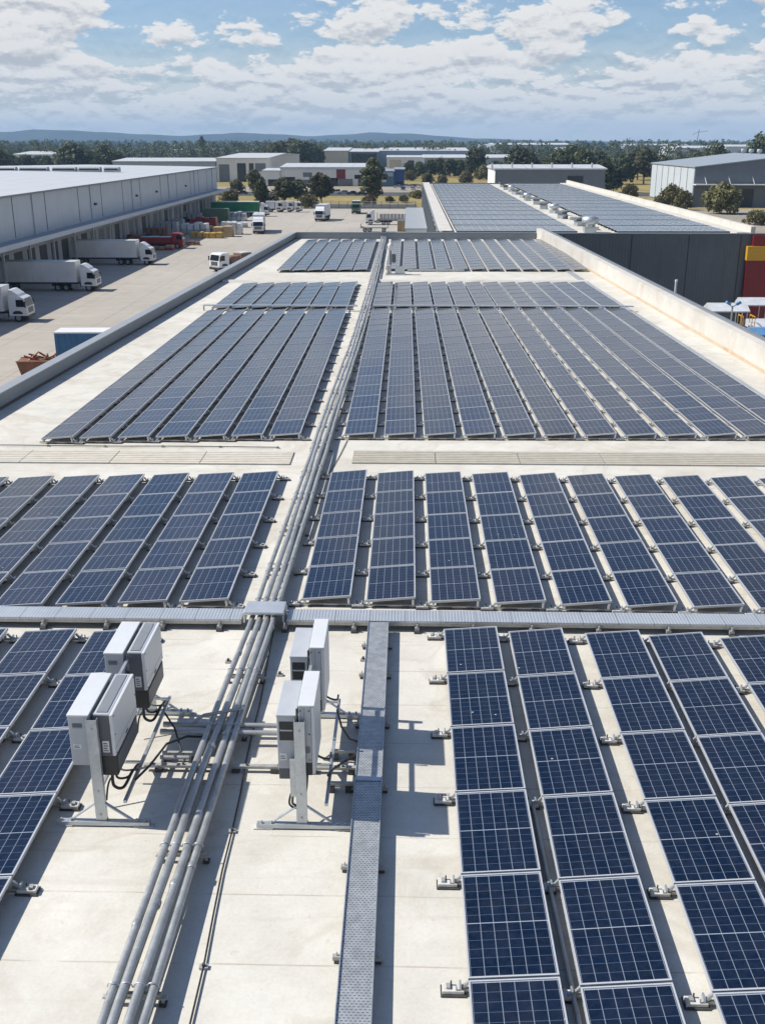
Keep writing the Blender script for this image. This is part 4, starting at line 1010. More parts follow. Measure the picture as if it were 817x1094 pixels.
a = gxy(276, 250); semi((a[0], a[1]), math.pi+.10, 'white truck with a box trailer driving towards the camera behind the corner parapet', L=9.5)
a = gxy(341, 236.5); semi((a[0], a[1]), math.pi-.1, 'pale bus-like white truck driving across the middle of the yard', 'trailer_white', 7.5)
a = gxy(287, 231); semi((a[0], a[1]+1), -E_, 'green curtain-sided truck parked at the far edge of the yard', 'trailer_green', 13.4, kind='curtain')
a = gxy(391, 240); semi((a[0], a[1]+1), E_, 'white cabbed flatbed truck with a grey load left of the pale annex', 'trailer_grey', 11.5, kind='flat')
a = gxy(380, 228.5); rigid((a[0], a[1]), math.pi, 'small green truck parked at the far fence beside an orange hedge', 'truck_green', 'truck_green', 5)
a = gxy(196, 265.5); rigid((a[0], a[1]+1), -E_, 'red truck parked by the dock behind the white trailer', 'truck_red', 'truck_red', 6.0, 'red_truck', None, 2.2)
for k, px in enumerate((302, 313, 322)):
    a = gxy(px, 226.5); rigid((a[0], a[1]+1+.3*k), -E_, '%s white van truck in the row right of the green trailer' % ('left', 'middle', 'right')[k], 'trailer_white', 'truck_white', 2.6, 'van_truck', 'white van trucks at the yard edge', 3.1)
# flat deck truck with brown load close to the left parapet
a = gxy(217, 292)
o = thing('flatbed_truck', (a[0]+1.5, a[1]+2, 0), 'small flatbed truck with a brown load just beyond the left parapet', 'truck', None, math.pi-.7)
cab_parts(o, 'truck_white', 0, 3, False)
m = MB(); m.box(-1.2, 1.2, -7.6, -2.3, 1.0, 1.18, 'truck_dark'); m.build('deck', o)
m = MB(); m.box(-1.05, 1.05, -7.3, -4.9, 1.182, 2.6, 'load_brown', .12); m.box(-1.0, 1.0, -4.7, -2.7, 1.182, 2.3, 'load_brown', .15); m.box(-.9, .9, -7.1, -5.2, 2.601, 2.75, 'wrap_white', .05); m.build('load', o)
wheels(o, (-1.15, -6.2))

# containers, pallets and goods
def container(p, rz, L, W, H, side, top, label, name='shipping_container', door='door_grey'):
    o = thing(name, (p[0], p[1], 0), label, 'container', None, rz)
    m = MB(); m.box(-L/2, L/2, -W/2, W/2, .15, H, side)
    n = int(L/.55)
    for k in range(n):
        x = -L/2+.3+k*(L-.6)/max(1, n-1)
        for s in (-1, 1): m.box(x-.1, x+.1, s*(W/2+.025)-.023, s*(W/2+.025)+.023, .3, H-.2, side)
    m.build('body', o)
    m = MB(); m.box(-L/2-.04, L/2+.04, -W/2-.06, W/2+.06, H+.002, H+.14, top, .02); m.build('roof', o)
    m = MB()
    for sx in (-1, 1):
        for sy in (-1, 1): m.box(sx*(L/2-.05)-.1, sx*(L/2-.05)+.1, sy*(W/2)-.1, sy*(W/2)+.1, 0, .149, 'truck_dark')
    m.build('corner_casting', o)
    m = MB()
    for s in (-.5, .5): m.box(-L/2-.03, -L/2-.003, s*W*.9-W*.38*(1 if s > 0 else -1)-W*.35*0-.5, s*W*.9-W*.38*(1 if s > 0 else -1)+.5, .3, H-.25, door)
    m.build('door', o)
    return o
a = G(84, 377, 0); container((G(60, 381).x+3.3, G(60, 381).y+1.3), .04, 6.6, 2.5, 2.3, 'container_blue', 'wall_white', 'blue container with a white roof beyond the left parapet')
a = gxy(38, 403)
o = thing('rusty_skip', (a[0]+.2, a[1]+1.2, 0), 'rust-brown waste skip heaped with scrap beyond the left parapet', 'skip', None, .1); o.scale = (.72, .85, .8)
m = MB(); m.prism([(-2.2, .1), (2.2, .1), (2.7, 1.7), (-2.7, 1.7)], -1.1, 1.1, 'skip_rust', 'y'); m.build('bin', o)
m = MB(); m.box(-2.75, 2.75, -1.16, -1.0, 1.7, 1.8, 'wood'); m.box(-2.75, 2.75, 1.0, 1.16, 1.7, 1.8, 'wood'); m.build('rim', o)
m = MB()
for k in range(16): m.bar((rnd.uniform(-2, 2), rnd.uniform(-.8, .8), 1.5), (rnd.uniform(-2.2, 2.4), rnd.uniform(-.9, .9), rnd.uniform(1.8, 2.5)), .2, .16, rnd.choice(('skip_rust', 'wood', 'truck_red')))
m.build('scrap', o)
def heap(name, px, py, L, W, H, mt, label, cat, top=None, n=3, rz=0.):
    """pallet stack: pallet base with wrapped blocks of slightly different heights"""
    a = gxy(px, py); o = thing(name, (a[0], a[1]+W/2, 0), label, cat, None, rz)
    m = MB()
    for k in range(n):
        x0 = -L/2+L*k/n
        for s in (-1, 0, 1): m.box(x0+.05, x0+L/n-.05, s*(W/2-.1)-.07, s*(W/2-.1)+.07, 0, .1, 'wood')
        m.box(x0+.03, x0+L/n-.03, -W/2, W/2, .101, .15, 'wood')
    m.build('pallet', o)
    for k in range(n):
        x0 = -L/2+L*k/n; h = H*rnd.uniform(.72, 1.0); hh = h*rnd.uniform(.4, .6)
        m = MB(); m.box(x0+.06, x0+L/n-.06, -W/2+.04, W/2-.04, .152, hh, mt, .05); m.box(x0+.1, x0+L/n-.12, -W/2+.08, W/2-.1, hh+.003, h, top or mt, .06); m.build('load', o)
    return o
heap('pallet_stack', 158, 264, 7.5, 3, 2.4, 'truck_red', 'red goods stacked on pallets left of the red truck', 'pallet stack', 'load_brown', 4)
heap('pallet_stack', 178, 252, 5, 3, 3.4, 'wrap_grey', 'tall grey wrapped pallets under the dock canopy', 'pallet stack', None, 4)
heap('pallet_stack', 200, 250.5, 9, 4, 2.6, 'wrap_grey', 'low row of pale wrapped pallets in front of the dock', 'pallet stack', 'wrap_white', 6)
heap('pallet_stack', 217, 244, 6.5, 3, 3.0, 'truck_red', 'dark red crates stacked near the dock end', 'crate stack', None, 4)
heap('covered_goods', 220, 254.5, 7, 2.6, 1.4, 'tarp_gold', 'low golden covered goods beside the tan crate', 'goods', None, 5)
heap('tan_crate', 238, 253, 4.2, 3, 2.7, 'crate_tan', 'tan crate stack standing out in the yard', 'crate', None, 2)
heap('pallet_stack', 250, 250.5, 3.4, 3, 2.8, 'wrap_white', 'white wrapped goods right of the tan crate', 'pallet stack', None, 3)
heap('pallet_stack', 248, 236, 7, 4, 2.6, 'wrap_white', 'white bags and wrapped goods by the warehouse corner', 'pallet stack', 'wrap_grey', 6)
heap('flat_trailer_load', 168, 267.5, 6, 2, 1.0, 'truck_red', 'low red goods in front of the red truck bay', 'goods', 'wood', 4)
for px, py, L, W, H, mt, tp, lb in ((140, 262, 4, 2.6, 2.2, 'load_brown', 'truck_red', 'brown and red goods beside the second white trailer'), (168, 257, 5, 2.5, 2.8, 'truck_dark', 'load_brown', 'dark covered goods under the canopy behind the red truck'),
        (187, 247, 4, 2.5, 3.0, 'wrap_white', 'wrap_grey', 'white wrapped pallets beside the dark dock door'), (205, 239, 5, 2.5, 3.2, 'truck_dark', 'wrap_grey', 'dark stacked goods near the dock end'), (228, 248, 3, 2.5, 1.6, 'wood', 'crate_tan', 'short timber stack left of the tan crate'),
        (243, 246.5, 3, 2, 2.2, 'crate_tan', 'wrap_white', 'tan and white goods behind the tan crate'), (205, 262, 3, 1.6, .8, 'wood', 'skip_rust', 'low timber pile right of the red truck'), (255, 243, 4, 2.5, 1.6, 'wrap_grey', 'wrap_white', 'low pale goods left of the oncoming white truck'), (150, 253, 3, 2.5, 3, 'wrap_grey', 'wrap_white', 'grey wrapped pallets at a dock door above the white trailer')):
    heap('pallet_stack', px, py, L, W, H, mt, lb, 'pallet stack', tp, 3 if L < 5 else 4)
a = gxy(229, 238); container((a[0], a[1]+2), .0, 7, 2.5, 3.4, 'truck_green', 'truck_green', 'dark green container standing by the warehouse corner', 'green_container')
a = gxy(435, 247.5); container((a[0], a[1]+2), 0, 4.6, 2.4, 2.4, 'crate_tan', 'coping', 'tan open container beside the pale annex near the far parapet', 'tan_container')
o = thing('low_trailer', (*gxy(400, 247.5), 0), 'low empty grey trailer just past the far parapet', 'trailer')
m = MB(); m.box(-3.2, 3.2, -1.2, 1.2, .9, 1.15, 'trailer_grey'); m.box(-3.2, -3.1, -1.2, 1.2, 1.15, 1.9, 'trailer_grey'); m.box(3.1, 3.2, -1.2, 1.2, 1.15, 1.9, 'trailer_grey')
m.build('deck', o)
for sx in (-2.2, -1.1, 2.2):
    for s in (-1, 1): link('wheel', WH, o, (sx, s*.95, .5), (0, 0, E_))

# cars
CARM = {}
def car_mesh(paint, van=False):
    k = (paint, van)
    if k in CARM: return CARM[k]
    m = MB()
    m.prism([(-2.15, .3), (2.15, .3), (2.2, .62), (2.05, .85), (1.0, .95), (-1.9, .98), (-2.2, .85), (-2.2, .5)], -.86, .86, paint, 'x')
    if van: gp = [(-2.05, .97), (1.1, .97), (.5, 1.75), (-2.0, 1.8)]
    else: gp = [(-1.75, .97), (1.0, .95), (.25, 1.42), (-1.2, 1.45)]
    m.prism(gp, -.74, .74, 'glass_dark', 'x')
    z = gp[-1][1]; m.box(-.70, .70, gp[3][0]+.05, gp[2][0]-.05, z-.03, z+.03, paint)
    for s in (-1, 1): m.bar((s*.735, gp[1][0]-.03, .97), (s*.70, gp[2][0], gp[2][1]), .06, .06, paint); m.bar((s*.745, -.35, .97), (s*.71, -.35, z), .06, .08, paint)
    for y in (1.35, -1.35):
        for s in (-1, 1): m.tube([(s*.68, y, .32), (s*.88, y, .32)], .32, 'tyre', 12); m.tube([(s*.86, y, .32), (s*.89, y, .32)], .19, 'hub', 8)
    for s in (-1, 1): m.box(s*.6-.18, s*.6+.18, 2.12, 2.19, .62, .74, 'headlamp'); m.box(s*.65-.14, s*.65+.14, -2.22, -2.17, .62, .78, 'lamp_red')
    CARM[k] = m.mesh('parked_car'); return CARM[k]
CN = {'car_white': 'white', 'car_silver': 'silver', 'car_black': 'black', 'car_blue': 'blue', 'car_red': 'red'}
carcount = {}
def car(px, py, rz, paint, where, van=False, z=0.012):
    g = G(px, py); key = (CN[paint], where, van); carcount[key] = carcount.get(key, 0)+1
    o = link('parked_car', car_mesh(paint, van), None, (g.x, g.y, z), (0, 0, rz))
    n = carcount[key]
    tag(o, '%s %s parked %s%s' % (CN[paint], 'van' if van else 'car', where, '' if n == 1 else ', %s such from left' % ORD[n]), 'car', 'parked cars beyond the yard')
px = 262
P_ = list(CN)
crnd = random.Random(3)
for k in range(22):
    x = 205+k*9.0
    if 262 < x < 272 or 335 < x < 350: continue
    car(x, 207.5+.8*math.sin(k), E_+crnd.uniform(-.1, .1), crnd.choice(('car_white', 'car_white', 'car_silver', 'car_black', 'car_blue')), 'on the road before the trade buildings', k % 5 == 2)
for k in range(6): car(425+k*5.5, 200.5+(k % 2)*2.2, crnd.choice((0, E_)), ('car_silver', 'car_blue', 'car_white', 'car_silver', 'car_white', 'car_blue')[k], 'beside the blue end wall')
for k in range(3): car(478+k*9, 188, E_, ('car_white', 'car_silver', 'car_white')[k], 'by the dark hedge in the dry field')
for k in range(4): car(694+k*8+60*(k > 1), 219 if k < 2 else 212.5, E_, ('car_white', 'car_white', 'car_silver', 'car_white')[k], 'in front of the grey shed on the right', k == 3)

# right corner below the red pillar: awnings, mast, machine
def awning(px, py, L, W, Y, label, mt='wrap_white'):
    g = AY(px, py, Y); H = g.z; rz = 0; o = thing('white_awning', (g.x, g.y, 0), label, 'awning', 'white awnings below the red pillar', rz)
    m = MB(); m.prism([(-W/2, H-.25), (W/2, H-.25), (W/2, H-.15), (.25, H+.35), (-.25, H+.35), (-W/2, H-.15)], -L/2, L/2, mt, 'x'); m.build('canopy', o)
    for sx in (-1, 1):
        for sy in (-1, 1): m = MB(); m.tube([(sx*(L/2-.2), sy*(W/2-.15), 0), (sx*(L/2-.2), sy*(W/2-.15), H-.24)], .05, 'galv', 6); m.build('post', o)
awning(776, 328, 3.3, 2.6, 90, 'white awning before the dark grey wall, left of the yellow lift'); awning(803, 322, 2.4, 2.0, 93, 'small white awning in front of the red corner pillar'); awning(813, 345, 2.6, 2.4, 88.5, 'low white awning right of the yellow lift'); awning(809, 354, 1.6, 1.4, 86, 'small blue awning right of the yellow lift at the frame edge', 'tarp_blue')
g = AY(774, 400, 87); o = thing('lamp_mast', (g.x, g.y, 0), 'thin mast with blue-white lamp heads standing by the right parapet', 'mast')
m = MB(); m.tube([(0, 0, 0), (0, 0, 7.0)], .07, 'galv', 8); m.box(-.3, .3, -.3, .3, .0, .12, 'dark_iron'); m.build('pole', o)
for s in (-1, 1): m = MB(); m.bar((0, 0, 6.9), (s*.4, 0, 7.2), .07, .07, 'galv'); m.bar((s*.25, -.1, 7.15), (s*.6, -.12, 7.35), .34, .2, 'tarp_blue'); m.build('lamp_head', o)
g = AY(790, 400, 87.2); o = thing('yellow_lift', (g.x, g.y, 0), 'tall yellow scissor lift standing beside the white awnings', 'lift')
o.location.z = 0; o.scale = (.75, .75, 1.62)
m = MB(); m.box(-.7, .7, -1.0, 1.0, .3, 1.0, 'wall_yellow', .06); m.build('base', o)
m = MB()
for k in range(3): m.bar((-.3, -.9, 1.0+k*.55), (-.3, .9, 1.55+k*.55), .1, .1, 'wall_yellow'); m.bar((.3, .9, 1.0+k*.55), (.3, -.9, 1.55+k*.55), .1, .1, 'wall_yellow')
m.build('scissor_arms', o)
m = MB(); m.box(-.7, .7, -1.0, 1.0, 2.66, 2.8, 'truck_dark')
for sx in (-.65, .65):
    for sy in (-.95, 0, .95): m.bar((sx, sy, 2.8), (sx, sy, 3.8), .06, .06, 'wall_yellow')
    m.bar((sx, -.95, 3.8), (sx, .95, 3.8), .06, .06, 'wall_yellow'); m.bar((sx, -.95, 3.3), (sx, .95, 3.3), .05, .05, 'wall_yellow')
m.build('platform', o)
for sx in (-.65, .65):
    for sy in (-.7, .7): link('wheel', WHS, o, (sx, sy, .33))
o = thing('vent_pipe', (xr(52.5)+.95, 52.5, 0), 'short pale pipe rising behind the right parapet', 'pipe')
m = MB(); m.tube([(0, 0, 0), (0, 0, 13.35)], .06, 'inv_lgrey', 8); m.tube([(0, 0, 13.35), (0, 0, 13.45)], .075, 'inv_white', 8); m.build('pipe', o)

# ------------------------------------------------------------------ background buildings
def shed(name, label, px0, px1, pyb, pyt, depth, wall, roof, pitch=1.0, doors=(), group='industrial buildings in the distance', side=None, fascia=None, rz=0):
    """front wall seen between two sight lines, base at pyb, eaves at pyt"""
    Y = G((px0+px1)/2, pyb).y
    x0, x1 = AY(px0, pyb, Y).x, AY(px1, pyb, Y).x
    h = AY((px0+px1)/2, pyt, Y).z
    o = thing(name, ((x0+x1)/2, Y, 0), label, 'building', group, rz); L = (x1-x0)/2
    m = MB(); m.box(-L, L, 0, depth, 0, h, wall)
    if side: m.quad((-L-.01, 0, 0), (-L-.01, 0, h), (-L-.01, depth, h), (-L-.01, depth, 0), side); m.quad((L+.01, 0, 0), (L+.01, depth, 0), (L+.01, depth, h), (L+.01, 0, h), side)
    m.build('wall', o)
    m = MB(); m.prism([(-.4, h+.02), (depth+.4, h+.02), (depth+.4, h+.35), (depth/2, h+.35+pitch), (-.4, h+.35)], -L-.4, L+.4, roof, 'x'); m.build('roof', o)
    if fascia: m = MB(); m.box(-L-.2, L+.2, -.5, -.42, h-.6, h+.4, fascia); m.build('fascia', o)
    for (a, b, z0, z1, mt) in doors:            # fractions of width and height
        m = MB(); m.box(-L+2*L*a, -L+2*L*b, -.12, -.003, h*z0, h*z1, mt); m.build('door' if z0 < .05 else 'wall_panel', o)
    return o
shed('far_shed', 'white roofed shed with dark doorways behind the dock warehouse corner', 232, 287, 194, 169, 160, 'wall_white', 'roof_white', 1.5,
     ((.05, .25, 0, .75, 'wall_grey'), (.40, .57, 0, .8, 'door_dark'), (.63, .72, 0, .8, 'door_dark'), (.75, .95, .45, .8, 'wall_grey')))
shed('far_shed', 'low blue-grey shed stretching left behind the dock warehouse', 122, 231, 194, 172.5, 60, 'wall_bluegrey', 'roof_white', 1.2, ((.3, .42, .0, .4, 'wall_grey'),))
shed('trade_building', 'white trade building with dark shopfronts and one red wall panel', 300, 396, 198.5, 179, 60, 'wall_white', 'roof_white', 1.2,
     ((.02, .16, 0, .5, 'glass_dark'), (.19, .36, 0, .35, 'wall_shade'), (.40, .64, 0, .45, 'glass_dark'), (.62, .72, .4, .95, 'wall_red'), (.645, .80, 0, .4, 'wall_shade'), (.82, .92, .4, .62, 'glass_dark'), (.86, .98, 0, .38, 'glass_dark'), (.25, .35, .5, .75, 'wall_grey')), fascia='wall_lightgrey')
shed('trade_building', 'low white annex at the left end of the white trade building', 281, 299.5, 198.5, 182.5, 40, 'wall_white', 'roof_white', .6, ((.3, .9, 0, .45, 'glass_dark'),))
shed('trade_building', 'dark teal building beside the white trade building', 397, 421, 199, 183, 30, 'wall_teal', 'roof_grey', .6, ((.35, .65, .3, .55, 'wall_lightgrey'), (.05, .95, .68, .95, 'wall_bluegrey')))
shed('trade_building', 'bright blue box building at the end of the trade row', 421.5, 431.5, 199, 181, 30, 'wall_blue', 'roof_grey', .4, ((.2, .8, 0, .3, 'glass_dark'),))
shed('factory', 'long factory with a tan end wall and white roof before the woods', 346, 372, 178, 161, 120, 'wall_tan', 'roof_white', 2., ())
shed('factory', 'dark glazed middle of the long factory before the woods', 372.5, 404, 178, 162, 110, 'wall_shade', 'roof_white', 2., ((.1, .95, .15, .9, 'glass_dark'),))
shed('factory', 'long grey-blue factory with a white roof edge before the woods', 404.5, 500, 177.5, 161, 110, 'wall_bluegrey', 'roof_white', 2., ((.1, .14, 0, .5, 'door_dark'),))
shed('factory', 'white fronted warehouse with a dark doorway right of the tan factory', 413, 452, 180, 168, 60, 'wall_white', 'roof_white', 1., ((.08, .4, .1, .8, 'wall_tan'), (.58, .75, 0, .75, 'door_dark')))
shed('factory', 'long low blue-grey warehouse with a pale roof beyond the hedge', 452.5, 566, 181, 168.5, 90, 'wall_bluegrey', 'roof_white', 1.6, ((.5, .54, 0, .5, 'wall_grey'),))
shed('factory', 'distant wide warehouse with tan corner under the skyline trees', 529, 612, 168, 154.5, 160, 'wall_bluegrey', 'roof_white', 2., ((0, .17, 0, .95, 'wall_tan'),))
shed('factory', 'small distant white block left of the wide warehouse', 512, 525, 166, 155, 40, 'wall_white', 'roof_white', 1., ((.5, .95, .2, .8, 'glass_dark'),))
shed('factory', 'small white building among the right hand trees', 597, 614, 172, 159, 40, 'wall_white', 'roof_white', 1.5, ((.2, .5, 0, .5, 'door_grey'),))
shed('factory', 'distant long dark-blue warehouse with a white roof on the right', 672, 738, 164, 155, 160, 'wall_bluegrey', 'roof_white', 2., ((0, .15, 0, .95, 'wall_white'),))
shed('factory', 'bright white warehouse behind the trees on the right', 722, 772, 172, 158, 80, 'wall_white', 'roof_white', 2., ((.1, .2, 0, .4, 'door_grey'),))
shed('factory', 'second bright white warehouse at the far right skyline', 774, 806, 170, 156.5, 70, 'wall_white', 'roof_white', 2., ((.4, .6, 0, .6, 'door_grey'),))
shed('factory', 'distant white shed behind trees at far left', 14, 66, 178, 165, 90, 'wall_white', 'roof_white', 2., ((.3, .4, 0, .5, 'door_grey'),))
shed('factory', 'small far white shed in the woods left of centre', 186, 212, 168, 160, 50, 'wall_white', 'roof_white', 1.5, ())
shed('factory', 'small pale far house in the woods left of centre', 226, 236, 167, 159.5, 30, 'wall_white', 'roof_grey', 1.5, ())
o = shed('storage_shed', 'grey storage shed with white roof edge directly behind the neighbour roof', 527, 643, 236, 181, 26, 'wall_grey', 'roof_white', .7, ((.66, .80, 0, .88, 'door_dark'),), side='wall_white')
for k in range(6): m = MB(); m.tube([(-15+k*5.2, 2, 13), (-15+k*5.2, 2, 14.6)], .25, 'galv', 8); m.build('vent', o)
# grey gabled shed on the right
Y = G(740, 221).y; x0 = AY(739, 221, Y).x
o = thing('gabled_shed', (x0, Y, 0), 'big dark fronted shed with pale panelled side wall on the right', 'building', 'industrial buildings in the distance', 0)
h = 12.0; D = 62.
m = MB(); m.box(0, 60, 0, D, 0, h, 'wall_shade'); m.prism([(0, h), (60, h), (30, h+3.4)], .0, D, 'wall_shade', 'y'); m.build('wall', o)
m = MB(); m.prism([(-.5, h+.02), (30, h+3.45), (60.5, h+.02), (60.5, h+.3), (30, h+3.8), (-.5, h+.3)], -.5, D+.5, 'roof_grey', 'y'); m.build('roof', o)
for k in range(7): m = MB(); m.box(-.16, -.005, .6+k*8.7, 8.6+k*8.7, .4, h-.1, 'wall_lightgrey'); m.build('wall_panel', o)
m = MB(); m.box(-.4, 60, -3.5, -.05, 6.8, 7.1, 'wall_white'); m.build('canopy', o)
for k in range(8): m = MB(); m.bar((3+k*7.5, -3.3, 7.1), (3+k*7.5, -.1, 9.4), .12, .12, 'wall_white'); m.build('tie_rod', o)
for a, b in ((4, 19), (25, 40), (46, 58)): m = MB(); m.box(a, b, -.12, -.005, 0, 5.6, 'door_dark'); m.build('door', o)
for k in range(6): m = MB(); m.tube([(29.6, 5+k*9, h+3.6), (29.6, 5+k*9, h+4.2), (29.6, 5+k*9, h+4.25), (29.6, 5+k*9, h+5.3)], [.5, .5, .9, .8], 'skylight', 10); m.build('vent', o)

# ------------------------------------------------------------------ ground
def sheet(name, pts, z, mt, kind='structure'):
    m = MB(); m.add([(p[0], p[1], z) for p in pts], [tuple(range(len(pts)))], mt); return tag(m.build(name), None, None, None, kind)
sheet('ground', [(-9000, -400), (9000, -400), (9000, 12000), (-9000, 12000)], 0, 'ground_dry')
yr = G(300, 222.5).y
sheet('yard', [(-160, -100), (60, -100), (60, yr), (-160, yr)], .004, 'concrete_yard')
sheet('dry_field', [(-330, yr+1), (300, yr+1), (320, 850), (-420, 850)], .006, 'grass_gold')
yr1, yr2 = G(300, 209).y, G(300, 205).y
sheet('road', [(-420, yr1), (110, yr1), (110, yr2), (-420, yr2)], .010, 'asphalt')
sheet('parking', [(-420, yr2+.5), (20, yr2+.5), (20, yr2+55), (-420, yr2+55)], .008, 'gravel_pale')
sheet('side_yard', [(60.2, -100), (160, -100), (160, 420), (60.2, 420)], .005, 'gravel_pale')
m = MB()
for y in (yr1+.3, (yr1+yr2)/2, yr2-.4):
    for k in range(44 if y not in (yr1+.3, yr2-.4) else 1):
        if y in (yr1+.3, yr2-.4): m.quad((-420, y, .014), (110, y, .014), (110, y+.15, .014), (-420, y+.15, .014), 'wall_white')
        else: m.quad((-420+k*12, y, .014), (-414+k*12, y, .014), (-414+k*12, y+.15, .014), (-420+k*12, y+.15, .014), 'wall_white')
tag(m.build('road_marking'), None, None, None, 'structure')
m = MB()
for k in range(36):
    y = 113.+k*5.4
    m.quad((-52.5, y, .010), (-38, y, .010), (-38, y+.16, .010), (-52.5, y+.16, .010), 'bay_paint')
tag(m.build('bay_marking'), None, None, None, 'structure')
# low boundary wall/fence of the yard
o = thing('yard_fence', (0, yr+.6, 0), 'low grey boundary fence along the far edge of the concrete yard', 'fence')
m = MB(); m.box(-30, 2.5, -.1, .1, 0, 1.3, 'wall_concrete'); m.build('plinth', o)
for k in range(13): m = MB(); m.box(-29.8+k*2.65, -29.65+k*2.65, -.16, .16, 0, 2.2, 'wall_grey'); m.build('post', o)
for z in (1.6, 2.05): m = MB(); m.box(-30, 2.5, -.05, .05, z, z+.1, 'galv'); m.build('rail', o)

# hills
def hills():
    m = MB(); n = 160; Yd = 7000.
    prof = [(-400, 146), (-200, 141), (-60, 144), (0, 143.5), (30, 141.5), (60, 139), (95, 139.5), (125, 141), (165, 143.5), (200, 145.5), (235, 143.5), (265, 142), (300, 143.5), (335, 145.5), (370, 144), (400, 142), (430, 143), (470, 145), (510, 148), (560, 150), (650, 151), (900, 152), (1300, 150)]
    def py(x):
        for (a, b), (c, d) in zip(prof, prof[1:]):
            if a <= x <= c: t = (x-a)/(c-a); t = t*t*(3-2*t); return b+(d-b)*t
        return 150
    X = []; rows = 9
    for r_ in range(rows):
        t = r_/(rows-1)
        for i in range(n+1):
            px = -400+1700*i/n; p = AY(px, py(px), Yd)
            h = max(0, p.z)
            f = math.sin(min(t*1.35, 1)*math.pi/2)**1.3
            z = h*f*(1+.10*math.sin(px*.05+r_)*(1-t))+mnoise.noise(Vector((px*.03, r_*.9, 0)))*7*(f if t < .9 else .25)
            if t == 1: z = h*.5
            X.append((p.x*(1+(t-.74)*.25), Yd-1500*(1-t)+400*t*0, z-(3 if r_ == 0 else 0)))
    fs = [(r_*(n+1)+i, r_*(n+1)+i+1, (r_+1)*(n+1)+i+1, (r_+1)*(n+1)+i) for r_ in range(rows-1) for i in range(n)]
    m.add(X, fs, 'hill_bush', True); return m.build('hills')
tag(hills(), None, None, None, 'structure')

# ------------------------------------------------------------------ trees
def tree_meshes(seed, H, W, mt, trunk_h=.3, clumps=16, leaves=55, ls=.55, dome=.0, spread=1.0):
    r = random.Random(seed); tk = MB(); cr = MB()
    base = H*trunk_h
    lean = (r.uniform(-.06, .06)*H, r.uniform(-.06, .06)*H)
    top = Vector((lean[0], lean[1], H*.78))
    tk.tube([(0, 0, -.1), (lean[0]*.2, lean[1]*.2, base*.5), (lean[0]*.5, lean[1]*.5, base), tuple(top)], [H*.026, H*.021, H*.017, H*.004], 'bark', 7)
    for c in range(clumps):
        t = (c+.5)/clumps; ang = c*2.4+r.uniform(-.5, .5)
        zz = base+(H-base)*(.08+.88*t**.85)
        env = math.sin(math.pi*min(1, max(.02, (t*.86+.12))))**.7 if dome == 0 else math.sqrt(max(.05, 1-(t*.97)**2))
        rad = W/2*env*r.uniform(.35, .95)*spread
        if c > clumps-3: rad *= .35
        cen = Vector((lean[0]*t+rad*math.cos(ang), lean[1]*t+rad*math.sin(ang), zz))
        s0 = Vector((lean[0]*.5*t, lean[1]*.5*t, base*.75+(zz-base)*.35))
        tk.tube([s0, s0.lerp(cen, .55)+Vector((0, 0, -.03*H)), cen], [H*.010, H*.006, H*.002], 'bark', 5, False)
        cs = W*r.uniform(.17, .30)
        for _ in range(leaves):
            d = Vector((r.gauss(0, 1), r.gauss(0, 1), r.gauss(0, .75)))
            d = d/max(.4, d.length)*(r.random()**.4)
            p = cen+Vector((d.x*cs, d.y*cs, d.z*cs*.8))
            if p.z < base*.6: continue
            n = (d*.7+Vector((r.uniform(-1, 1), r.uniform(-1, 1), r.uniform(-.3, 1)))).normalized()
            a = n.orthogonal().normalized(); b = n.cross(a); q = r.uniform(0, 6.28)
            a, b = a*math.cos(q)+b*math.sin(q), b*math.cos(q)-a*math.sin(q)
            s = ls*r.uniform(.6, 1.3)*1.25
            cr.add([p-a*s, p-b*s*.55, p+a*s, p+b*s*.55], [(0, 1, 2, 3)], mt)
    return tk.mesh('trunk'), cr.mesh('crown')
TR = {
 'gum': [tree_meshes(s, 12, 8, 'leaf_gum', .26, 20, 85, .5) for s in (1, 2, 3)],
 'tallgum': [tree_meshes(s, 16, 7, 'leaf_gum', .24, 24, 85, .55) for s in (4, 5)],
 'bush': [tree_meshes(s, 7, 9, 'leaf_olive', .08, 24, 95, .45, 1) for s in (6, 7)],
 'dark': [tree_meshes(s, 12, 11, 'leaf_dark', .10, 26, 90, .55, 1) for s in (8, 9, 10)],
 'poplar': [tree_meshes(s, 15, 4.5, 'leaf_dark', .10, 16, 60, .5) for s in (11,)],
}
trnd = random.Random(11)
def tree(kind, px, pyb, pyt, label, group='trees', wide=1.0, hmul=1.0, Y=None):
    g = G(px, pyb); h = AY(px, pyt, g.y).z
    tm, cm = TR[kind][trnd.randrange(len(TR[kind]))]
    H0 = {'gum': 12, 'tallgum': 16, 'bush': 7, 'dark': 12, 'poplar': 15}[kind]
    s = h/H0*1.03
    o = thing('tree' if kind != 'bush' else 'bush', (g.x, g.y, 0), label, 'tree' if kind != 'bush' else 'bush', group, trnd.uniform(0, 6.28))
    o.scale = (s*wide, s*wide, s)
    link('trunk', tm, o); link('crown', cm, o)
    return o
GF = 'trees along the dry field'
tree('tallgum', 397, 221, 172, 'tallest slim gum tree in the dry field, before the teal building', GF, 1.25)
tree('gum', 344, 219, 187, 'round topped gum tree alone in the field left of the tallest gum', GF, 1.15)
tree('gum', 274, 213, 183, 'slim gum tree behind the green truck', GF, .9)
tree('dark', 280, 221, 194, 'dense dark tree just right of the green truck cab', GF, .7)
tree('bush', 253, 205, 193, 'round dark bush by the warehouse corner', GF, .9)
tree('gum', 303, 219, 192, 'left of two spreading trees behind the white vans', GF, 1.3)
tree('gum', 318, 219, 193, 'right of two spreading trees behind the white vans', GF, 1.2)
tree('bush', 246, 217, 203, 'brownish bush between the warehouse corner and green truck', GF, 1)
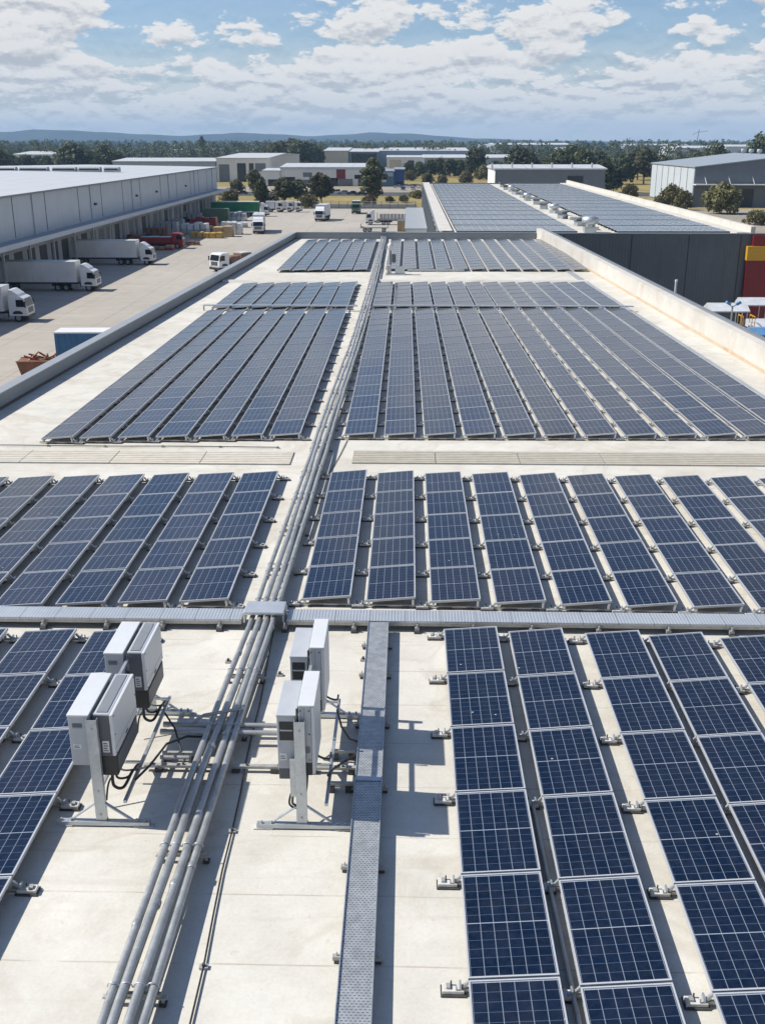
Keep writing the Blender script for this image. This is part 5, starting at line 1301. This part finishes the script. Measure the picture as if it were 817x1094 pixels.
tree('bush', 330, 222, 209, 'low bush by the yard edge right of the white vans', GF, 1.2)
tree('bush', 290, 220, 209, 'low bush behind the green truck', GF, 1.2)
for k, (px, pb, pt) in enumerate(((416, 216, 210), (431, 216, 209), (441, 211, 205), (446, 212, 204), (395, 219, 209))):
    tree('bush', px, pb, pt, ('small shrub in the golden grass right of the tallest gum', 'second small shrub in the golden grass', 'reddish shrub before the neighbour wall', 'shrub against the neighbour wall', 'orange-brown hedge beside the small green truck')[k], GF, 1.2)
tree('bush', 770, 228, 199, 'big round olive bush before the grey shed doors on the right', 'bushes by the grey shed', 1.0)
tree('bush', 716, 221, 200, 'leggy olive shrub left of the big round bush', 'bushes by the grey shed', .8)
tree('bush', 729, 224, 206, 'low shrub beside the big round bush', 'bushes by the grey shed', .8)
tree('bush', 703, 223, 211, 'small low shrub in front of the pale side wall', 'bushes by the grey shed', .9)
tree('bush', 808, 240, 226, 'rough hedge at the right edge beyond the white parapet', 'bushes by the grey shed', 1.3)
tree('dark', 643, 208, 174, 'big dark tree right of the storage shed', 'trees by the storage shed', .85)
tree('gum', 631, 206, 183, 'lighter tree in front of the storage shed doorway', 'trees by the storage shed', 1.1)
tree('dark', 655, 205, 178, 'dense tree right of the big dark one by the shed', 'trees by the storage shed', .8)
tree('bush', 672, 212, 198, 'dark bush left of the pale panelled shed', 'trees by the storage shed', .9)
hz = [(508, 190, 161, 'dark', 'tall round tree'), (501, 192, 175, 'poplar', 'pointed dark tree'), (517, 192, 178, 'bush', 'grey-green bush'), (470, 188, 170, 'dark', 'dark hedge tree'), (480, 189, 171, 'dark', 'dark hedge tree'),
      (459, 189, 172, 'dark', 'dark hedge tree'), (447, 190, 174, 'dark', 'dark hedge tree'), (490, 189, 172, 'dark', 'dark hedge tree'), (436, 190, 175, 'dark', 'dark hedge tree'), (438, 193, 183, 'bush', 'round bush'),
      (456, 196, 186, 'bush', 'field bush'), (472, 197, 188, 'bush', 'field bush'), (497, 196, 184, 'bush', 'field bush'), (529, 190, 173, 'dark', 'dark hedge tree')]
seen = {}
NEARB = ['beside the blue-grey warehouse', 'beyond the neighbour roof']
for px, pb, pt, kd, w in hz:
    seen[w] = seen.get(w, 0)+1
    tree(kd, px, pb, pt, '%s in the hedge line beyond the dry field%s' % (w, '' if seen[w] == 1 else ', %s of its kind planted' % ORD[seen[w]]), 'hedge line trees beyond the dry field', .95 if kd != 'poplar' else 1)
# row of mid-distance trees on the right, each its own
k = 0
for px in list(range(553, 817, 9))+list(range(560, 817, 13)):
    if k == 30: k = 100
    pt = 163+4.5*math.sin(px*.09)+trnd.uniform(-2.5, 3)+(4 if px > 650 else 1)
    pb = 192+trnd.uniform(-4, 5)-(8 if k >= 100 else 0)
    k += 1
    tree(trnd.choice(('dark', 'dark', 'gum', 'gum')), px+trnd.uniform(-3, 3), pb, pt, 'leafy tree in the %s belt behind the right sheds, %s from its left end' % ('rear' if k >= 100 else 'front', ORD[k % 100]), 'tree belt behind the right sheds', trnd.uniform(.95, 1.3))
tree('dark', 764, 190, 158, 'dark broad tree standing above the belt behind the gabled shed', 'tree belt behind the right sheds', .9)
tree('dark', 812, 192, 147, 'tallest dark tree at the right edge of the belt', 'tree belt behind the right sheds', .8)
# tree belt on the left behind the dock warehouse
k = 0
for px in list(range(-6, 135, 9))+[300, 310, 322, 290, 333]:
    pt = (164 if px < 140 else 153)+trnd.uniform(-3.5, 4)-(4 if 60 < px < 140 else 0)
    pb = (183 if px < 140 else 180)+trnd.uniform(-2, 3); k += 1
    if 20 < px < 58: pt += 6
    tree(trnd.choice(('dark', 'gum', 'dark')), px+trnd.uniform(-3, 3), pb, pt, ('leafy tree behind the dock warehouse roof, %s from the left' if px < 140 else 'tall tree of the clump behind the white trade building, %s in the belt') % ORD[k], 'tree belt behind the dock warehouse', trnd.uniform(1.0, 1.35))

def woodland():
    r = random.Random(5); m = MB()
    n = 0
    for _ in range(2600):
        u = r.random(); Y = 900+2900*u**1.5
        px = r.uniform(-40, 860)
        d = ray(px, 150); x = d.x/d.y*Y
        if r.random() < .25*(px > 520) and Y < 1500: continue
        H = r.choice((9, 11, 13, 15, 17))*r.uniform(.8, 1.2)*(1.0 if Y < 2200 else 1.15); 
        if r.random() < .05: H *= 1.12
        W = H*r.uniform(.6, 1.15)
        nl = 95 if Y < 1600 else 60
        s0 = max(.9, Y/1238*1.0)
        for _k in range(nl):
            t = r.random(); a = r.uniform(0, 6.28)
            rr = W/2*math.sqrt(max(0.03, 1-(1.9*t-.9)**2))*r.uniform(.3, 1)
            p = Vector((x+rr*math.cos(a), Y+rr*math.sin(a), H*(.12+.88*t)))
            nn = Vector((math.cos(a)+r.uniform(-.8, .8), math.sin(a)+r.uniform(-.8, .8), r.uniform(-.2, 1.2))).normalized()
            b = nn.orthogonal().normalized(); c = nn.cross(b); s = s0*r.uniform(.7, 1.4)
            m.add([p-b*s, p-c*s*.7, p+b*s, p+c*s*.7], [(0, 1, 2, 3)], 'leaf_far')
    return m.build('woodland')
tag(woodland(), 'continuous dark belt of distant woodland along the horizon below the hills', 'woodland', None, 'stuff')

# far scatter of small houses in the woods is left to the named sheds; a crane on the skyline
g = G(742, 160)
o = thing('tower_crane', (g.x, g.y, 0), 'thin distant crane rising over the trees on the right skyline', 'crane')
m = MB(); m.bar((0, 0, 0), (6, 0, 44), 1.2, 1.2, 'wall_grey'); m.build('mast', o)
m = MB(); m.bar((6, 0, 40), (-8, 0, 33), .8, .8, 'wall_grey'); m.bar((5, 0, 38), (26, 0, 41), .8, .8, 'wall_grey'); m.build('jib', o)
tree('tallgum', 216.5, 168, 146.5, 'single tall thin tree standing above the woods left of centre', 'trees in the far woods', .75)

# ------------------------------------------------------------------ air
m = MB(); m.box(-6500, 6500, -450, 9000, -1.2, 150, 'wall_white'); hz_ = m.build('haze')
hm = bpy.data.materials.new('haze_air'); hm.use_nodes = True; nt = hm.node_tree; nt.nodes.clear()
out = nd(nt, 'ShaderNodeOutputMaterial'); pv = nd(nt, 'ShaderNodeVolumePrincipled')
pv.inputs['Color'].default_value = (.42, .68, 1, 1); pv.inputs['Density'].default_value = 1.05e-4; pv.inputs['Anisotropy'].default_value = .0
nt.links.new(pv.outputs[0], out.inputs['Volume'])
hz_.data.materials.clear(); hz_.data.materials.append(hm); tag(hz_, None, None, None, 'stuff')

# ------------------------------------------------------------------ light and sky
SUN_EL = R(46); sx, sy = -1.0, .09
sd = Vector((sx, sy, 0)).normalized()*math.cos(SUN_EL); sd.z = math.sin(SUN_EL)
l = bpy.data.lights.new('sun', 'SUN'); l.energy = 4.9; l.angle = R(.53); l.color = (1, .962, .895)
lo = bpy.data.objects.new('sun', l); COL.objects.link(lo); lo.rotation_euler = (-sd).to_track_quat('-Z', 'Y').to_euler(); lo.location = (-30, 5, 60)
w = bpy.data.worlds.new('World'); sc.world = w; w.use_nodes = True; w.cycles.sampling_method = 'MANUAL'; w.cycles.sample_map_resolution = 256; nt = w.node_tree; nt.nodes.clear()
out = nd(nt, 'ShaderNodeOutputWorld')
sky = nd(nt, 'ShaderNodeTexSky'); sky.sky_type = 'NISHITA'; sky.sun_disc = False; sky.sun_elevation = SUN_EL
sky.sun_rotation = math.atan2(sx, sy); sky.altitude = 50; sky.air_density = 1.0; sky.dust_density = .8; sky.ozone_density = 3.0
bg = nd(nt, 'ShaderNodeBackground'); bg.inputs[1].default_value = .095; tn = nd(nt, 'ShaderNodeMix', data_type='RGBA', blend_type='MULTIPLY'); tn.inputs[0].default_value = 1.; nt.links.new(sky.outputs[0], tn.inputs[6]); tn.inputs[7].default_value = (.80, .92, 1.08, 1); nt.links.new(tn.outputs[2], bg.inputs[0])
# cumulus: a cloud deck seen edge-on, puffs shrinking towards the horizon
tc = nd(nt, 'ShaderNodeTexCoord').outputs['Generated']
sp = nd(nt, 'ShaderNodeSeparateXYZ'); nt.links.new(tc, sp.inputs[0])
az = math_(nt, 'ARCTAN2', sp.outputs[0], sp.outputs[1]); el = math_(nt, 'MAXIMUM', sp.outputs[2], 0.)
def puffs(e, ku, kv, seed, bank):
    cb = nd(nt, 'ShaderNodeCombineXYZ'); nt.links.new(math_(nt, 'MULTIPLY', az, ku), cb.inputs[0]); nt.links.new(math_(nt, 'MULTIPLY', e, kv), cb.inputs[1]); cb.inputs[2].default_value = seed
    b = noise_(nt, cb.outputs[0], bank, 1, .5)                    # where the big banks lie
    wp = nd(nt, 'ShaderNodeTexNoise'); wp.inputs['Scale'].default_value = 1.9; wp.inputs['Detail'].default_value = 4.; wp.inputs['Roughness'].default_value = .6; nt.links.new(cb.outputs[0], wp.inputs['Vector'])
    w2 = nd(nt, 'ShaderNodeVectorMath', operation='MULTIPLY_ADD'); nt.links.new(wp.outputs['Color'], w2.inputs[0]); w2.inputs[1].default_value = (.55, .55, .55); nt.links.new(cb.outputs[0], w2.inputs[2])
    vo = nd(nt, 'ShaderNodeTexVoronoi', feature='F1'); vo.inputs['Scale'].default_value = 1.15; vo.inputs['Detail'].default_value = 3.; vo.inputs['Roughness'].default_value = .55; vo.inputs['Lacunarity'].default_value = 2.4; vo.normalize = True
    nt.links.new(w2.outputs[0], vo.inputs['Vector'])
    p = math_(nt, 'SUBTRACT', .60, vo.outputs['Distance'])
    return math_(nt, 'ADD', math_(nt, 'ADD', math_(nt, 'MULTIPLY', b, .52), math_(nt, 'MULTIPLY', p, .50)), math_(nt, 'MULTIPLY', wp.outputs[0], .24))
SEED = 103.7
low = ramp_(nt, el, [(.045, 1.), (.075, 0.)])
def deck(off):
    e = math_(nt, 'ADD', el, off)
    A = puffs(e, 12., 27., SEED, .7); B = puffs(e, 21., 62., 9.1, .6)
    n = nd(nt, 'ShaderNodeMix'); nt.links.new(low, n.inputs[0]); nt.links.new(A, n.inputs[2]); nt.links.new(B, n.inputs[3]); return n.outputs[0]
d0 = deck(0.); d1 = deck(.005)
thr = ramp_(nt, el, [(0., .41), (.025, .445), (.055, .464), (.075, .484), (.11, .492), (.5, .57)])
x0 = math_(nt, 'SUBTRACT', d0, thr)
cov = nd(nt, 'ShaderNodeMapRange', interpolation_type='SMOOTHSTEP'); nt.links.new(x0, cov.inputs[0]); cov.inputs[1].default_value = -.014; cov.inputs[2].default_value = .022
lit = nd(nt, 'ShaderNodeMapRange', interpolation_type='SMOOTHSTEP'); nt.links.new(math_(nt, 'SUBTRACT', d0, d1), lit.inputs[0]); lit.inputs[1].default_value = -.075; lit.inputs[2].default_value = .030
thick = nd(nt, 'ShaderNodeMapRange'); nt.links.new(x0, thick.inputs[0]); thick.inputs[1].default_value = .03; thick.inputs[2].default_value = .20
lum = math_(nt, 'SUBTRACT', lit.outputs[0], math_(nt, 'MULTIPLY', thick.outputs[0], .12))
cc = mix_(nt, math_(nt, 'MAXIMUM', lum, 0.), (.58, .62, .68), (1.0, .995, .985))
hzn = ramp_(nt, el, [(0., .85), (.03, .38), (.065, .0)])
cc = mix_(nt, hzn, cc, (.70, .775, .85))
bc = nd(nt, 'ShaderNodeBackground'); nt.links.new(cc, bc.inputs[0]); bc.inputs[1].default_value = .72
cv = math_(nt, 'MULTIPLY', cov.outputs[0], ramp_(nt, el, [(0., 1.), (.22, 1.), (.48, .22), (.75, .08)]))
cv = math_(nt, 'MAXIMUM', cv, ramp_(nt, el, [(0., .9), (.03, .75), (.055, .45), (.09, .12), (.4, 0.)]))
ms = nd(nt, 'ShaderNodeMixShader'); nt.links.new(cv, ms.inputs[0]); nt.links.new(bg.outputs[0], ms.inputs[1]); nt.links.new(bc.outputs[0], ms.inputs[2])
nt.links.new(ms.outputs[0], out.inputs[0])

vs = sc.view_settings; sc.display_settings.display_device = 'sRGB'
vs.view_transform = 'Standard'; vs.look = 'None'; vs.exposure = 0.24; vs.gamma = 1; vs.use_curve_mapping = False
sc.render.engine = 'CYCLES'
cy = sc.cycles; cy.max_bounces = 6; cy.diffuse_bounces = 3; cy.glossy_bounces = 3; cy.transmission_bounces = 2; cy.volume_bounces = 0; cy.transparent_max_bounces = 4
cy.use_denoising = True; cy.caustics_reflective = False; cy.caustics_refractive = False
try: cy.denoiser = 'OPENIMAGEDENOISE'
except Exception: pass

for o_ in COL.objects:
    if o_.get('label') and len(o_['label'].split()) > 16: print('LONG', o_['label'])
